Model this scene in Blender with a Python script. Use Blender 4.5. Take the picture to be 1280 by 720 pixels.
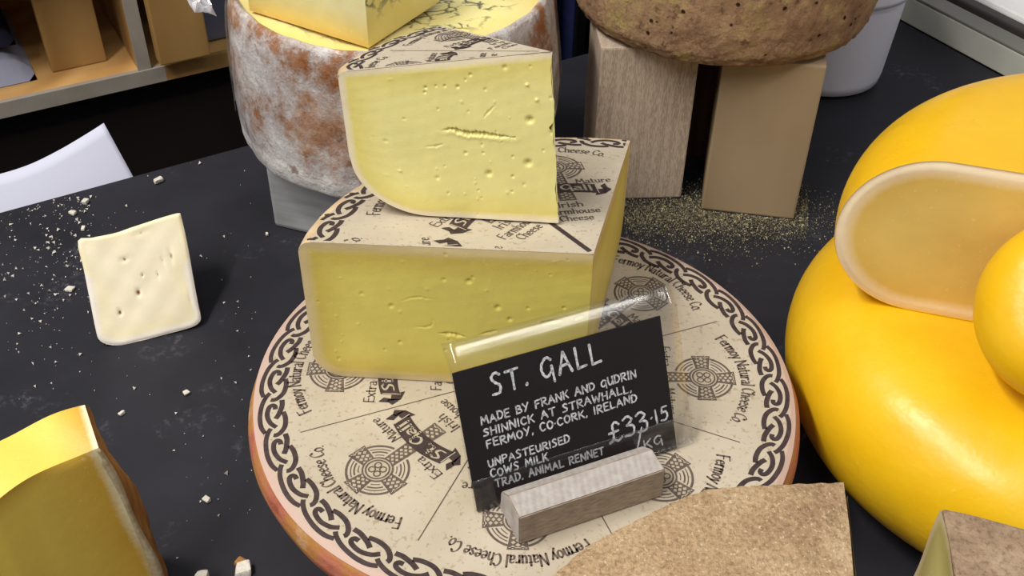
import bpy, bmesh, math, random
import numpy as np
from mathutils import Vector, Matrix
random.seed(7); rng = np.random.default_rng(7)
for o in list(bpy.data.objects): bpy.data.objects.remove(o)
scene = bpy.context.scene
COL = scene.collection
# ------------------------------------------------------------------ camera
FPX, PITCH, ROLL, CAMZ = 1364.15, 0.695, 0.0163124, 0.48779   # metres; counter top is z = 0
_f = np.array([0, math.cos(PITCH), -math.sin(PITCH)]); _r0 = np.array([1., 0, 0]); _u0 = np.cross(_r0, _f)
_r = _r0*math.cos(ROLL)+_u0*math.sin(ROLL); _u = -_r0*math.sin(ROLL)+_u0*math.cos(ROLL)
cam_d = bpy.data.cameras.new('camera'); cam = bpy.data.objects.new('camera', cam_d); COL.objects.link(cam)
M = Matrix.Identity(4)
for i in range(3):
    M[i][0] = _r[i]; M[i][1] = _u[i]; M[i][2] = -_f[i]
M[2][3] = CAMZ
cam.matrix_world = M
cam_d.sensor_width = 36; cam_d.lens = FPX/1280*36; cam_d.clip_start = .01; cam_d.clip_end = 50
scene.camera = cam
# ------------------------------------------------------------------ light and exposure
vs = scene.view_settings
scene.display_settings.display_device = 'sRGB'
vs.view_transform = 'Standard'; vs.look = 'None'; vs.gamma = 1; vs.use_curve_mapping = False; vs.exposure = 0.0
world = bpy.data.worlds.new('world'); scene.world = world; world.use_nodes = True
bg = world.node_tree.nodes['Background']; bg.inputs[0].default_value = (.95, .95, 1, 1); bg.inputs[1].default_value = .40
def area(name, loc, target, power, sx, sy, col):
    d = bpy.data.lights.new(name, 'AREA'); d.shape = 'RECTANGLE'; d.size = sx; d.size_y = sy; d.energy = power; d.color = col
    o = bpy.data.objects.new(name, d); COL.objects.link(o); o.location = loc
    o.rotation_euler = (Vector(target)-Vector(loc)).to_track_quat('-Z', 'Y').to_euler(); return o
area('fluorescent_tube', (-.80, -.33, 1.70), (.25, -.33, 0), 32, 1.55, .07, (1, .96, .90))
area('shop_ceiling_lamp', (-.80, .50, 1.45), (.05, .45, .05), 7.5, .30, .30, (1, .94, .84))
area('second_tube', (.45, -.25, 1.7), (.1, .45, 0), 5.5, 1.3, .14, (1, .97, .92))

def G(px, z):                      # the point of height z seen at a pixel of the 1280x720 photo
    d = ((px[0]-640)/FPX)*_r-((px[1]-360)/FPX)*_u+_f
    t = (z-CAMZ)/d[2]; return np.array([0, 0, CAMZ])+t*d
def hit(px, p0, n):
    d = ((px[0]-640)/FPX)*_r-((px[1]-360)/FPX)*_u+_f; o = np.array([0, 0, CAMZ]); n = np.array(n, float)
    return o+d*((np.array(p0)-o)@n)/(d@n)
def to_px(P):
    P = np.asarray(P, float)-[0, 0, CAMZ]; z = P@_f
    return np.stack([640+FPX*(P@_r)/z, 360-FPX*(P@_u)/z], -1)
def unit(v): v = np.array(v, float); return v/np.linalg.norm(v)

# ------------------------------------------------------------------ helpers
def tag(o, label=None, cat=None, group=None, kind=None):
    if label: o['label'] = label
    if cat: o['category'] = cat
    if group: o['group'] = group
    if kind: o['kind'] = kind
    return o
def thing(name, label, cat, loc=(0, 0, 0), rotz=0, group=None):
    o = bpy.data.objects.new(name, None); COL.objects.link(o); o.location = loc; o.rotation_euler = (0, 0, rotz)
    o.empty_display_size = .02
    return tag(o, label, cat, group)
def mesh_obj(name, verts, faces, mats, parent=None, smooth=True, fmat=None, world_space=True, attrs=None):
    me = bpy.data.meshes.new(name); me.from_pydata([tuple(map(float, v)) for v in verts], [], [tuple(map(int, f)) for f in faces])
    if not isinstance(mats, (list, tuple)): mats = [mats]
    for m in mats: me.materials.append(m)
    if fmat is not None: me.polygons.foreach_set('material_index', np.array(fmat, dtype=np.int32))
    me.polygons.foreach_set('use_smooth', np.full(len(me.polygons), bool(smooth)))
    for k, v in (attrs or {}).items():
        a = me.attributes.new(k, 'FLOAT', 'POINT'); a.data.foreach_set('value', np.array(v, dtype=np.float32))
    me.update()
    o = bpy.data.objects.new(name, me); COL.objects.link(o)
    if parent is not None:
        o.parent = parent
        if world_space:
            o.matrix_parent_inverse = (Matrix.Translation(parent.location) @ parent.rotation_euler.to_matrix().to_4x4()).inverted()
    return o
def fix_normals(o):
    bm = bmesh.new(); bm.from_mesh(o.data); bmesh.ops.recalc_face_normals(bm, faces=bm.faces); bm.to_mesh(o.data); bm.free(); return o
def bevel(o, w, seg=2):
    bm = bmesh.new(); bm.from_mesh(o.data)
    bmesh.ops.remove_doubles(bm, verts=bm.verts, dist=1e-6)
    bmesh.ops.recalc_face_normals(bm, faces=bm.faces)
    es = [e for e in bm.edges if e.is_manifold and e.calc_face_angle(0) > .5]
    bmesh.ops.bevel(bm, geom=es, offset=w, segments=seg, profile=.6, affect='EDGES', clamp_overlap=True)
    bm.to_mesh(o.data); bm.free(); o.data.polygons.foreach_set('use_smooth', np.full(len(o.data.polygons), False)); return o
def prism_vf(bot, top):
    n = len(bot); v = list(bot)+list(top)
    f = [tuple(range(n))[::-1], tuple(range(n, 2*n))]+[(i, (i+1) % n, n+(i+1) % n, n+i) for i in range(n)]
    return v, f
def prism(name, bot, top, mat, parent=None, bev=0, seg=2):
    v, f = prism_vf(bot, top); o = mesh_obj(name, v, f, mat, parent, smooth=False); fix_normals(o)
    if bev: bevel(o, bev, seg)
    return o
def boxe(o, ex, ey, ez, a, b, c):   # 8 corners of a box from an origin along three vectors (a,b,c = ranges)
    o, ex, ey, ez = map(np.array, (o, ex, ey, ez))
    q = [(a[0], b[0]), (a[1], b[0]), (a[1], b[1]), (a[0], b[1])]
    return [o+ex*i+ey*j+ez*c[0] for i, j in q], [o+ex*i+ey*j+ez*c[1] for i, j in q]
def lathe_vf(prof, n=96, c=(0, 0, 0), wob=None):
    v = []; f = []
    m = len(prof)
    for i in range(n):
        a = 2*math.pi*i/n
        for j, (r, z) in enumerate(prof):
            rr = r*(1+(wob(a, z) if wob else 0))
            v.append((c[0]+rr*math.cos(a), c[1]+rr*math.sin(a), c[2]+z))
    for i in range(n):
        k = (i+1) % n
        for j in range(m-1): f.append((i*m+j, k*m+j, k*m+j+1, i*m+j+1))
    if prof[0][0] > 1e-6: f.append(tuple(i*m for i in range(n))[::-1])
    if prof[-1][0] > 1e-6: f.append(tuple(i*m+m-1 for i in range(n)))
    return v, f
def smooth_curve(pts, n=8, closed=False):
    P = [np.array(p, float) for p in pts]; out = []
    if closed: P = [P[-1]]+P+[P[0], P[1]]
    else: P = [2*P[0]-P[1]]+P+[2*P[-1]-P[-2]]
    for i in range(1, len(P)-2):
        for k in range(n):
            t = k/n; a, b, c, d = P[i-1:i+3]
            out.append(.5*((2*b)+(c-a)*t+(2*a-5*b+4*c-d)*t*t+(3*b-a-3*c+d)*t**3))
    if not closed: out.append(P[-2])
    return out
# smooth value noise on arrays (for misshapen rinds)
def wave(a, seed, octs=4, k0=2):
    r = np.random.default_rng(seed); s = 0
    for i in range(octs): s = s+np.sin(a*(k0+i*2+r.integers(0, 3))+r.uniform(0, 6.28))/(1+i)
    return s

# ------------------------------------------------------------------ materials
class NT:
    def __init__(s, name, rough=.5, spec=.5):
        s.m = bpy.data.materials.new(name); s.m.use_nodes = True; s.t = s.m.node_tree; s.n = s.t.nodes
        s.p = s.n['Principled BSDF']; s.p.inputs['Roughness'].default_value = rough
        s.p.inputs['Specular IOR Level'].default_value = spec
        s.tc = s.n.new('ShaderNodeTexCoord')
    def link(s, a, b): s.t.links.new(a, b)
    def noise(s, scale, detail=5, rough=.6, vec=None, dist=0):
        x = s.n.new('ShaderNodeTexNoise'); x.inputs['Scale'].default_value = scale; x.inputs['Detail'].default_value = detail
        x.inputs['Roughness'].default_value = rough; x.inputs['Distortion'].default_value = dist
        s.link(vec or s.tc.outputs['Object'], x.inputs['Vector']); return x.outputs['Fac']
    def vor(s, scale, vec=None, feature='F1'):
        x = s.n.new('ShaderNodeTexVoronoi'); x.feature = feature; x.inputs['Scale'].default_value = scale
        s.link(vec or s.tc.outputs['Object'], x.inputs['Vector']); return x.outputs['Distance']
    def wavet(s, scale, dist, vec, detail=3, dscale=1):
        x = s.n.new('ShaderNodeTexWave'); x.inputs['Scale'].default_value = scale; x.inputs['Distortion'].default_value = dist
        x.inputs['Detail'].default_value = detail; x.inputs['Detail Scale'].default_value = dscale
        s.link(vec, x.inputs['Vector']); return x.outputs['Fac']
    def mapv(s, scale, rot=(0, 0, 0)):
        x = s.n.new('ShaderNodeMapping'); x.inputs['Scale'].default_value = scale; x.inputs['Rotation'].default_value = rot
        s.link(s.tc.outputs['Object'], x.inputs['Vector']); return x.outputs['Vector']
    def ramp(s, fac, stops):
        x = s.n.new('ShaderNodeValToRGB'); e = x.color_ramp.elements
        while len(e) < len(stops): e.new(.5)
        for i, (p, c) in enumerate(stops): e[i].position = p; e[i].color = (*c, 1) if len(c) == 3 else c
        s.link(fac, x.inputs['Fac']); return x.outputs['Color']
    def attr(s, name):
        x = s.n.new('ShaderNodeAttribute'); x.attribute_name = name; return x.outputs['Fac']
    def mix(s, fac, a, b, mode='MIX'):
        x = s.n.new('ShaderNodeMix'); x.data_type = 'RGBA'; x.blend_type = mode
        for k, v in ((0, fac), (6, a), (7, b)):
            if hasattr(v, 'is_linked'): s.link(v, x.inputs[k])
            elif k == 0: x.inputs[0].default_value = v
            else: x.inputs[k].default_value = (*v, 1)
        return x.outputs[2]
    def math(s, op, a, b=0.):
        x = s.n.new('ShaderNodeMath'); x.operation = op
        for i, v in enumerate((a, b)):
            if hasattr(v, 'is_linked'): s.link(v, x.inputs[i])
            else: x.inputs[i].default_value = v
        return x.outputs[0]
    def col(s, c):
        if hasattr(c, 'is_linked'): s.link(c, s.p.inputs['Base Color'])
        else: s.p.inputs['Base Color'].default_value = (*c, 1)
    def rough(s, c): s.link(c, s.p.inputs['Roughness'])
    def bump(s, h, strength, dist=.001, prev=None):
        x = s.n.new('ShaderNodeBump'); x.inputs['Strength'].default_value = strength; x.inputs['Distance'].default_value = dist
        s.link(h, x.inputs['Height'])
        if prev: s.link(prev, x.inputs['Normal'])
        s.link(x.outputs[0], s.p.inputs['Normal']); return x.outputs[0]
    def sss(s, w, rad, scale):
        s.p.inputs['Subsurface Weight'].default_value = w; s.p.inputs['Subsurface Radius'].default_value = rad; s.p.inputs['Subsurface Scale'].default_value = scale
def L(r, g, b):   # sRGB 0..255 -> linear
    return tuple(((c/255)/12.92 if c/255 <= .04045 else ((c/255+.055)/1.055)**2.4) for c in (r, g, b))

def paste_mat(name, core, near, rim, w0=.0015, w1=.006, w2=.02, rough=.42):
    t = NT(name, rough); e = t.attr('edge')
    nz = t.noise(400, 3); e2 = t.math('ADD', e, t.math('MULTIPLY', t.math('SUBTRACT', nz, .5), .0022))
    e3 = t.math('DIVIDE', e2, w2)
    c = t.ramp(e3, [(0, rim), (w0/w2, rim), (w1/w2, near), (1, core)])
    bl = t.ramp(t.noise(28, 4), [(.3, (.93, .92, .9)), (.7, (1.04, 1.03, 1.0))])
    c = t.mix(1, c, bl, 'MULTIPLY')
    fl = t.ramp(t.noise(330, 2, .5), [(.68, (0, 0, 0)), (.74, (1, 1, 1))])
    c = t.mix(t.math('MULTIPLY', fl, .22), c, L(240, 232, 170))
    t.col(c); b = t.bump(t.noise(60, 5), .25, .0015); t.bump(t.noise(900, 3), .15, .0004, b)
    t.sss(.12, (1, .75, .25), .004)
    return t.m
M_paste = paste_mat('st_gall_paste', L(228, 214, 108), L(214, 192, 92), L(220, 200, 150), .0018, .007, .02)
M_paste_top = paste_mat('st_gall_paste_lit', L(233, 224, 148), L(222, 208, 120), L(230, 216, 184), .0014, .0042, .018)  # same cheese, paler: stronger light on the upper wedge put into the colour

def paper_mat():
    t = NT('printed_paper', .62, .3)
    c = t.ramp(t.noise(25, 5), [(.3, L(180, 168, 147)), (.7, L(194, 183, 163))])
    sp = t.ramp(t.noise(420, 3, .6), [(.58, (0, 0, 0)), (.68, (1, 1, 1))])
    c = t.mix(t.math('MULTIPLY', sp, .5), c, L(140, 110, 80))
    c = t.mix(t.attr('rim'), c, L(194, 166, 152)); t.col(c); t.bump(t.noise(180, 4), .12, .0006); return t.m
M_paper = paper_mat()
def ink_mat(name, a, b):
    t = NT(name, .6, .3); t.col(t.ramp(t.noise(350, 4), [(.3, a), (.75, b)])); return t.m
M_ink = ink_mat('print_ink', L(50, 38, 40), L(76, 62, 60))
M_ink_pale = ink_mat('print_ink_fine', L(82, 70, 64), L(112, 98, 88))
M_ink_light = ink_mat('print_reverse', L(172, 160, 138), L(186, 174, 152))

def rind_mat(name, stops, sc=45, bumps=.6, rough=.7, fine=500, fb=.5, bd=.003):
    t = NT(name, rough, .3); n = t.noise(sc, 7, .68)
    t.col(t.ramp(n, stops)); b = t.bump(t.noise(sc*1.7, 6, .65), bumps, bd); t.bump(t.noise(fine, 4), fb, .0008, b); return t.m
M_rind_wash = rind_mat('washed_rind', [(.30, L(140, 70, 54)), (.43, L(176, 106, 84)), (.55, L(172, 122, 62)), (.70, L(206, 170, 148))], 24, .4)
M_rind_tan = rind_mat('tan_rind', [(.3, L(186, 158, 122)), (.6, L(214, 192, 156)), (.8, L(230, 214, 184))], 80, .3)
def wood_mat(name, a, b, sc=(30, 30, 3), rot=(0, 0, 0), rough=.7, ws=1.2):
    t = NT(name, rough, .3); v = t.mapv(sc, rot)
    n = t.noise(3, 6, .6, v); w = t.wavet(ws, 6, v, 3, 1.2)
    c = t.ramp(t.math('ADD', t.math('MULTIPLY', n, .6), t.math('MULTIPLY', w, .4)), [(.2, a), (.8, b)])
    t.col(c); t.bump(n, .25, .0006); return t.m
def plain(name, c, rough=.5, spec=.5, c2=None, sc=20):
    t = NT(name, rough, spec)
    c2 = c2 or tuple(x*1.15 for x in c)
    t.col(t.ramp(t.noise(sc, 4), [(.3, c), (.7, c2)])); return t.m
# ------------------------------------------------------------------ the counter and the room behind
E1 = unit([.8610, .5085, 0]); N1 = np.array([-E1[1], E1[0], 0]); ZZ = np.array([0, 0, 1.])   # along / behind the counter's back edge
A0 = np.array([-.3869, .6647, 0])
def CE(s, d, z=0): return A0+E1*s+N1*d+ZZ*z
t = NT('slate_counter', .55, .22)
n = t.noise(9, 6, .6)
c = t.ramp(n, [(.3, L(32, 32, 37)), (.7, L(46, 46, 53))])
sm = t.math('MULTIPLY', t.ramp(t.noise(14, 5, .7), [(.56, (0, 0, 0)), (.72, (1, 1, 1))]), t.ramp(t.noise(190, 4, .7), [(.5, (0, 0, 0)), (.72, (1, 1, 1))]))
c = t.mix(t.math('MULTIPLY', sm, .5), c, L(150, 150, 158))
t.col(c); t.rough(t.ramp(n, [(.3, (.5,)*3), (.7, (.68,)*3)])); t.bump(t.noise(120, 5), .12, .0006)
M_slate = t.m
b, u = boxe(A0, E1, N1, ZZ, (-.9, .840), (-1.3, 0), (-.035, 0))
o = prism('counter', b, u, M_slate, bev=.002)
tag(o, 'black slate shop counter top dusted with crumbs under all the cheeses', 'counter')

M_dark = plain('dark_panel', L(34, 29, 28), .8, .2); M_black = plain('black_void', L(36, 30, 30), .9, .1)
b, u = boxe(A0, E1, N1, ZZ, (-1.5, 2.6), (-1.6, 3.2), (-.96, -.93)); tag(prism('floor', b, u, M_dark), kind='structure')
b, u = boxe(A0, E1, N1, ZZ, (-1.5, 2.6), (1.55, 1.6), (-.93, 1.6)); tag(prism('wall_back', b, u, M_dark), kind='structure')
b, u = boxe(A0, E1, N1, ZZ, (-.8, .81), (-1.2, -.05), (-.93, -.0355)); tag(prism('cabinet', b, u, M_black), 'dark cabinet carrying the black slate counter top', 'cabinet')

# steel upstand at the right end of the counter
RB = .840
M_steel = plain('dull_steel', L(176, 176, 164), .45, .5, L(194, 196, 184), 8); M_steel_d = plain('dark_steel', L(62, 56, 54), .5, .4)
M_white = plain('white_panel', L(232, 230, 228), .45, .4)
o = thing('steel_upstand', 'dull grey steel upstand along the right end of the black counter', 'trim', CE(RB+.02, -.4))
b, u = boxe(A0, E1, N1, ZZ, (RB, RB+.004), (-1.3, .12), (.0005, .026)); prism('face_strip', b, u, M_steel, o, .001)
b, u = boxe(A0, E1, N1, ZZ, (RB, RB+.022), (-1.3, .12), (.0265, .029)); prism('top_flange', b, u, plain('flange_steel', L(112, 110, 102), .45, .5), o, .0008)
b, u = boxe(A0, E1, N1, ZZ, (RB+.005, RB+.020), (-1.3, .12), (-.035, .026)); prism('core', b, u, M_steel_d, o)
b, u = boxe(A0, E1, N1, ZZ, (RB+.029, RB+.042), (-1.3, .16), (-.93, .032)); tag(prism('trim_1', b, u, M_steel_d, None, .002), kind='structure')
b, u = boxe(A0, E1, N1, ZZ, (RB+.043, RB+.5), (-1.3, .25), (-.93, .036)); tag(prism('neighbouring_worktop', b, u, M_white, None, .004), 'plain white worktop beyond the steel upstand at top right', 'worktop')

# wooden shelf behind the counter
M_board = wood_mat('honey_board', L(146, 110, 60), L(176, 138, 84), (6, 6, 2.5), (0, 0, .5), .55)
M_board_l = wood_mat('shelf_board', L(188, 142, 84), L(214, 170, 108), (6, 6, 6), (0, 0, .5), .5)
M_edge = plain('grey_edging', L(146, 138, 126), .55, .4, L(164, 156, 146))
SZ = -.05
S0 = G((0, 128), SZ); S1 = G((200, 83), SZ); ES = unit(S1-S0); NS = np.array([-ES[1], ES[0], 0])
TOPZ = max(float(hit((q, -6), S0, NS)[2]-S0[2]) for q in (0, 150, 300))+.012      # underside of the shelf above
def SH(px): return float((G(px, SZ)-S0)@ES)
sR = SH((205, 82)); sE = SH((330, 53))
shelf = thing('shelf_unit', 'open wooden shelf unit with grey front edging behind the counter at top left', 'shelf', S0+ES*.1)
b, u = boxe(S0, ES, NS, ZZ, (-.5, sE+.2), (.004, .34), (SZ-SZ-.016, 0)); prism('shelf_board', b, u, M_board_l, shelf)
b, u = boxe(S0, ES, NS, ZZ, (-.5, sR), (-.002, .004), (-.016, 0)); prism('edging_strip', b, u, M_edge, shelf)
b, u = boxe(S0, ES, NS, ZZ, (sR, sE+.2), (-.002, .004), (-.016, 0)); prism('edging_strip', b, u, wood_mat('oak_edge', L(150, 112, 62), L(180, 138, 82), (6, 6, 6)), shelf)
b, u = boxe(S0, ES, NS, ZZ, (-.5, sE+.2), (.0, .34), (TOPZ, TOPZ+.016)); prism('shelf_board', b, u, M_board_l, shelf)
dv = SH((180, 85))
b, u = boxe(S0, ES, NS, ZZ, (dv-.006, dv+.006), (.004, .34), (0.0002, TOPZ-.0003)); prism('divider', b, u, M_board, shelf)
b, u = boxe(S0, ES, NS, ZZ, (dv-.0065, dv+.0065), (0, .004), (0.0002, TOPZ-.0003)); prism('divider_edging', b, u, M_edge, shelf)
b, u = boxe(S0, ES, NS, ZZ, (-.5, sE+.2), (.34, .35), (-.4, .5)); prism('back_panel', b, u, M_dark, shelf)
b, u = boxe(S0, ES, NS, ZZ, (-.5, sE+.2), (.03, .04), (-.85, -.017)); prism('plinth_panel', b, u, M_black, shelf)
def board(name, pa, pb, d0, z0, h, label):
    a, c = SH(pa), SH(pb)
    b, u = boxe(S0+ZZ*z0, ES, NS, ZZ, (a, c), (d0, d0+.016), (0, h)); tag(prism(name, b, u, M_board, None, .0015), label, 'board')
a = hit((68, 99), S0+NS*.035, NS); c = hit((136, 84), S0+NS*.035, NS)
b, u = boxe(S0, ES, NS, ZZ, ((a-S0)@ES, (c-S0)@ES), (.035, .051), (.0005, TOPZ-.0005)); tag(prism('wooden_board', b, u, M_board, None, .0015), 'honey coloured wooden board standing upright on the shelf, left of the grey divider', 'board', 'upright shelf boards')
a = hit((201, 83), S0-NS*.022, NS); c = hit((264, 70), S0-NS*.022, NS)
b, u = boxe(S0, ES, NS, ZZ, ((a-S0)@ES, (c-S0)@ES), (-.022, -.004), ((a-S0)[2], .42)); tag(prism('wooden_board', b, u, M_board, None, .0015), 'honey coloured wooden board fixed across the shelf front, right of the grey divider', 'board', 'upright shelf boards')
# pale bags on the left of the shelf
M_bag = plain('pale_bag', L(150, 152, 172), .5, .4, L(176, 178, 196), 12)
def sheet_stack(name, s0, s1, d0, d1, z0, hgt, seed, label, cat, mat):
    nu, nv = 22, 14; v = []; f = []; r = np.random.default_rng(seed); ph = r.uniform(0, 6, 4)
    for side in (1, 0):
        for i in range(nu):
            for j in range(nv):
                a = i/(nu-1); c2 = j/(nv-1)
                edge = min(1, 6*min(a, 1-a, c2, 1-c2)) if side else 0
                z = z0+(hgt*edge**.5*(.75+.22*math.sin(9*a+ph[0]+3*c2)+.12*math.sin(16*c2+ph[1]))if side else 0)
                v.append(S0+ES*(s0+(s1-s0)*a)+NS*(d0+(d1-d0)*c2)+ZZ*z)
    N = nu*nv
    for i in range(nu-1):
        for j in range(nv-1):
            k = i*nv+j; f.append((k, k+nv, k+nv+1, k+1)); f.append((N+k, N+k+1, N+k+nv+1, N+k+nv))
    o = mesh_obj(name, v, f, mat)
    bm = bmesh.new(); bm.from_mesh(o.data); bmesh.ops.holes_fill(bm, edges=[e for e in bm.edges if e.is_boundary]); bmesh.ops.remove_doubles(bm, verts=bm.verts, dist=1e-5); bmesh.ops.recalc_face_normals(bm, faces=bm.faces); bm.to_mesh(o.data); bm.free()
    return tag(o, label, cat)
s68 = SH((64, 100))
sheet_stack('folded_bag', s68-.16, s68-.012, .028, .20, .0008, .028, 3, 'pale bluish folded bag lying on the shelf at far left', 'bag', M_bag)
sheet_stack('folded_bag', s68-.15, s68-.02, .05, .20, .0305, .02, 5, 'dark navy folded bag lying on top of the pale folded bag', 'bag', plain('navy_bag', L(38, 38, 56), .6, .3))
# blue-grey box on the right of the shelf
a = SH((262, 68)); c = SH((310, 58))
b, u = boxe(S0, ES, NS, ZZ, (a, c+.06), (.025, .17), (.0008, TOPZ-.02))
u = [p+(p-np.mean(u, 0))*.08 for p in u]
o = thing('plastic_tub', 'blue-grey plastic tub on the shelf beside the blue cheese', 'tub', np.mean(b, 0)); M_tub = plain('blue_grey_plastic', L(104, 110, 130), .4, .5)
prism('tub_body', b, u, M_tub, o, .006, 3)
lc = np.mean(u, 0); prism('lid', [lc+(p-lc)*1.04+ZZ*.0005 for p in u], [lc+(p-lc)*1.04+ZZ*.010 for p in u], M_tub, o, .003)

# curled paper sheet behind the counter
t = NT('white_paper', .6, .3); t.col(L(206, 208, 226)); M_sheet = t.m
top = [hit(p, CE(0, .035), N1-ZZ*.6) for p in [(-60, 256), (0, 235), (40, 217), (75, 196), (105, 176), (132, 158)]]
top = smooth_curve(top, 5)
right = hit((167, 222), CE(0, .035), N1-ZZ*.6); ddir = unit(right-hit((132, 158), CE(0, .035), N1-ZZ*.6))
v = []; f = []; nv = 18; Lh = .15
for i, p in enumerate(top):
    for j in range(nv):
        q = p+ddir*Lh*j/(nv-1); curl = .022*((1-i/(len(top)-1))**2)*(1-j/(nv-1))-.006*math.sin(3*j/(nv-1))
        v.append(q+N1*(curl+.006))
m = len(top)
for i in range(m-1):
    for j in range(nv-1): k = i*nv+j; f.append((k, k+nv, k+nv+1, k+1))
o = mesh_obj('paper_sheet', v, f, M_sheet); s = o.modifiers.new('thickness', 'SOLIDIFY'); s.thickness = .0006
tag(o, 'curled white paper sheet poking up behind the counter back edge at left', 'paper')

# navy cloth behind
M_navy = plain('navy_cloth', L(30, 34, 74), .85, .2, L(40, 46, 92), 60); M_blk_cloth = plain('black_cloth', L(24, 22, 26), .85, .2)
def cloth(name, pxs, d, mat, seed, label):
    pl = [hit(p, CE(0, d), N1) for p in pxs]; s0 = (pl[0]-A0)@E1; s1 = (pl[1]-A0)@E1
    nu, nv = 40, 10; v = []; f = []
    for i in range(nu):
        for j in range(nv):
            a = i/(nu-1); z = .34-.95*j/(nv-1)
            v.append(CE(s0+(s1-s0)*a, d+.008*math.sin(a*11+seed)+.004*math.sin(a*23+j*.3), z))
    for i in range(nu-1):
        for j in range(nv-1): k = i*nv+j; f.append((k, k+nv, k+nv+1, k+1))
    o = mesh_obj(name, v, f, mat); s = o.modifiers.new('thickness', 'SOLIDIFY'); s.thickness = .002; return tag(o, label, 'cloth')
cloth('hanging_apron', [(660, 40), (709, 30)], .06, M_navy, 0, 'navy blue cloth hanging behind the counter beside the blue cheese')
cloth('hanging_apron', [(706, 40), (760, 30)], .085, M_blk_cloth, 2, 'black cloth hanging behind the counter beside the crusty brown cheese')

# white bucket
bk = thing('bucket', 'white plastic bucket behind the right wooden post', 'bucket', (.279, .905, 0))
M_bucket = plain('white_plastic', L(228, 228, 240), .4, .5, L(232, 232, 244))
pr = [(0, .0008), (.048, .0008), (.054, .004), (.0555, .012), (.0605, .083), (.0612, .086)]
v, f = lathe_vf(pr+[(.0612, .19), (.058, .19), (.052, .02), (0, .02)], 64, (.279, .905, 0)); fix_normals(mesh_obj('bucket_body', v, f, M_bucket, bk))
v, f = lathe_vf([(.0615, .0895), (.0645, .0895), (.0655, .094), (.0655, .112), (.0645, .116), (.0615, .116), (.0615, .0895)], 64, (.279, .905, 0)); fix_normals(mesh_obj('rim_band', v, f, M_bucket, bk))
# ------------------------------------------------------------------ wooden posts and the crusty brown cheese
def post(pa, pb, depth, h, mat, label, bev=.0015):
    a, c = G(pa, 0), G(pb, 0); e = unit(c-a); n = np.array([-e[1], e[0], 0]); w = np.linalg.norm(c-a)
    b, u = boxe(a, e, n, ZZ, (0, w), (0, depth), (.0003, h))
    return tag(prism('wooden_post', b, u, mat, None, bev), label, 'wooden block', 'wooden posts under the cheeses')
t = NT('grained_post', .75, .3)
g = t.wavet(40, 9, t.mapv((1, 1, .12), (0, 0, .1)), 4, 30); nn = t.noise(3.5, 4, .5, t.mapv((6, 6, 2)))
c = t.ramp(t.math('ADD', t.math('MULTIPLY', g, .38), t.math('MULTIPLY', nn, .62)), [(.2, L(158, 138, 118)), (.8, L(204, 188, 170))])
t.col(c); t.bump(g, .25, .0006); M_post_l = t.m
M_post_r = wood_mat('pale_post', L(148, 128, 98), L(178, 156, 124), (5, 5, 2.5), (0, 0, .2), .75, .6)
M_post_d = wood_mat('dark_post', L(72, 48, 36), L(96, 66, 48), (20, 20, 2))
post((738, 250.3), (851, 247.5), .062, .1295, M_post_l, 'grained grey-brown wooden post, left of the pair at the front under the brown cheese')
post((876, 262), (992, 275), .07, .1295, M_post_r, 'plain pale wooden post, right of the pair at the front under the brown cheese')
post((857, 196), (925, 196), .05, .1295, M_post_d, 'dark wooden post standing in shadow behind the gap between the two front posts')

M_crust = None
t = NT('mite_crust', .9, .2)
n1 = t.noise(30, 9, .74); n2 = t.noise(75, 8, .72); vv = t.vor(95)
c = t.ramp(n1, [(.30, L(140, 106, 82)), (.43, L(184, 146, 114)), (.52, L(198, 160, 122)), (.62, L(216, 190, 124)), (.72, L(204, 170, 124)), (.82, L(168, 132, 108))])
dk = t.ramp(t.noise(140, 5, .7), [(.32, (.45, .42, .4)), (.45, (1, 1, 1))]); c = t.mix(1, c, dk, 'MULTIPLY')
hole = t.ramp(t.vor(75), [(.09, (.10, .07, .05)), (.14, (1, 1, 1))]); c = t.mix(1, c, hole, 'MULTIPLY')
t.col(c); b = t.bump(n2, 1, .007); t.bump(t.noise(320, 6, .75), .9, .0022, b); M_crust = t.m
BC = np.array([.1505, .766, .130])
r = np.random.default_rng(4)
prof = [(0, 0), (.06, 0), (.096, .0005), (.106, .004), (.1105, .012), (.1128, .03), (.114, .06), (.112, .085), (.106, .10), (.09, .107), (.05, .109), (0, .11)]
pp = []
for i in range(len(prof)-1):
    for k in range(6): pp.append((np.array(prof[i])*(1-k/6)+np.array(prof[i+1])*k/6))
pp.append(np.array(prof[-1]))
v = []; n = 260
for i in range(n):
    a = 2*math.pi*i/n
    for q in pp:
        x, y, z = q[0]*math.cos(a), q[0]*math.sin(a), q[1]
        k = .5*math.sin(70*x+9*z*14)*math.sin(64*y+2)*math.sin(80*z+a)+.5*math.sin(170*x+1)*math.sin(150*y+120*z)+.35*r.standard_normal()
        rr = q[0]+(.0011*k if q[1] > .002 else .0006*k*(q[0] > .09))
        v.append(BC+[rr*math.cos(a), rr*math.sin(a), q[1]+.0004+(.0004*abs(k) if q[1] > .09 else 0)])
m = len(pp); f = [(i*m+j, ((i+1) % n)*m+j, ((i+1) % n)*m+j+1, i*m+j+1) for i in range(n) for j in range(m-1)]
o = mesh_obj('crusty_cheese', v, f, M_crust); fix_normals(o)
tag(o, 'whole brown crusty cheese with a pitted rough rind standing on the wooden posts', 'cheese')

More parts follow.
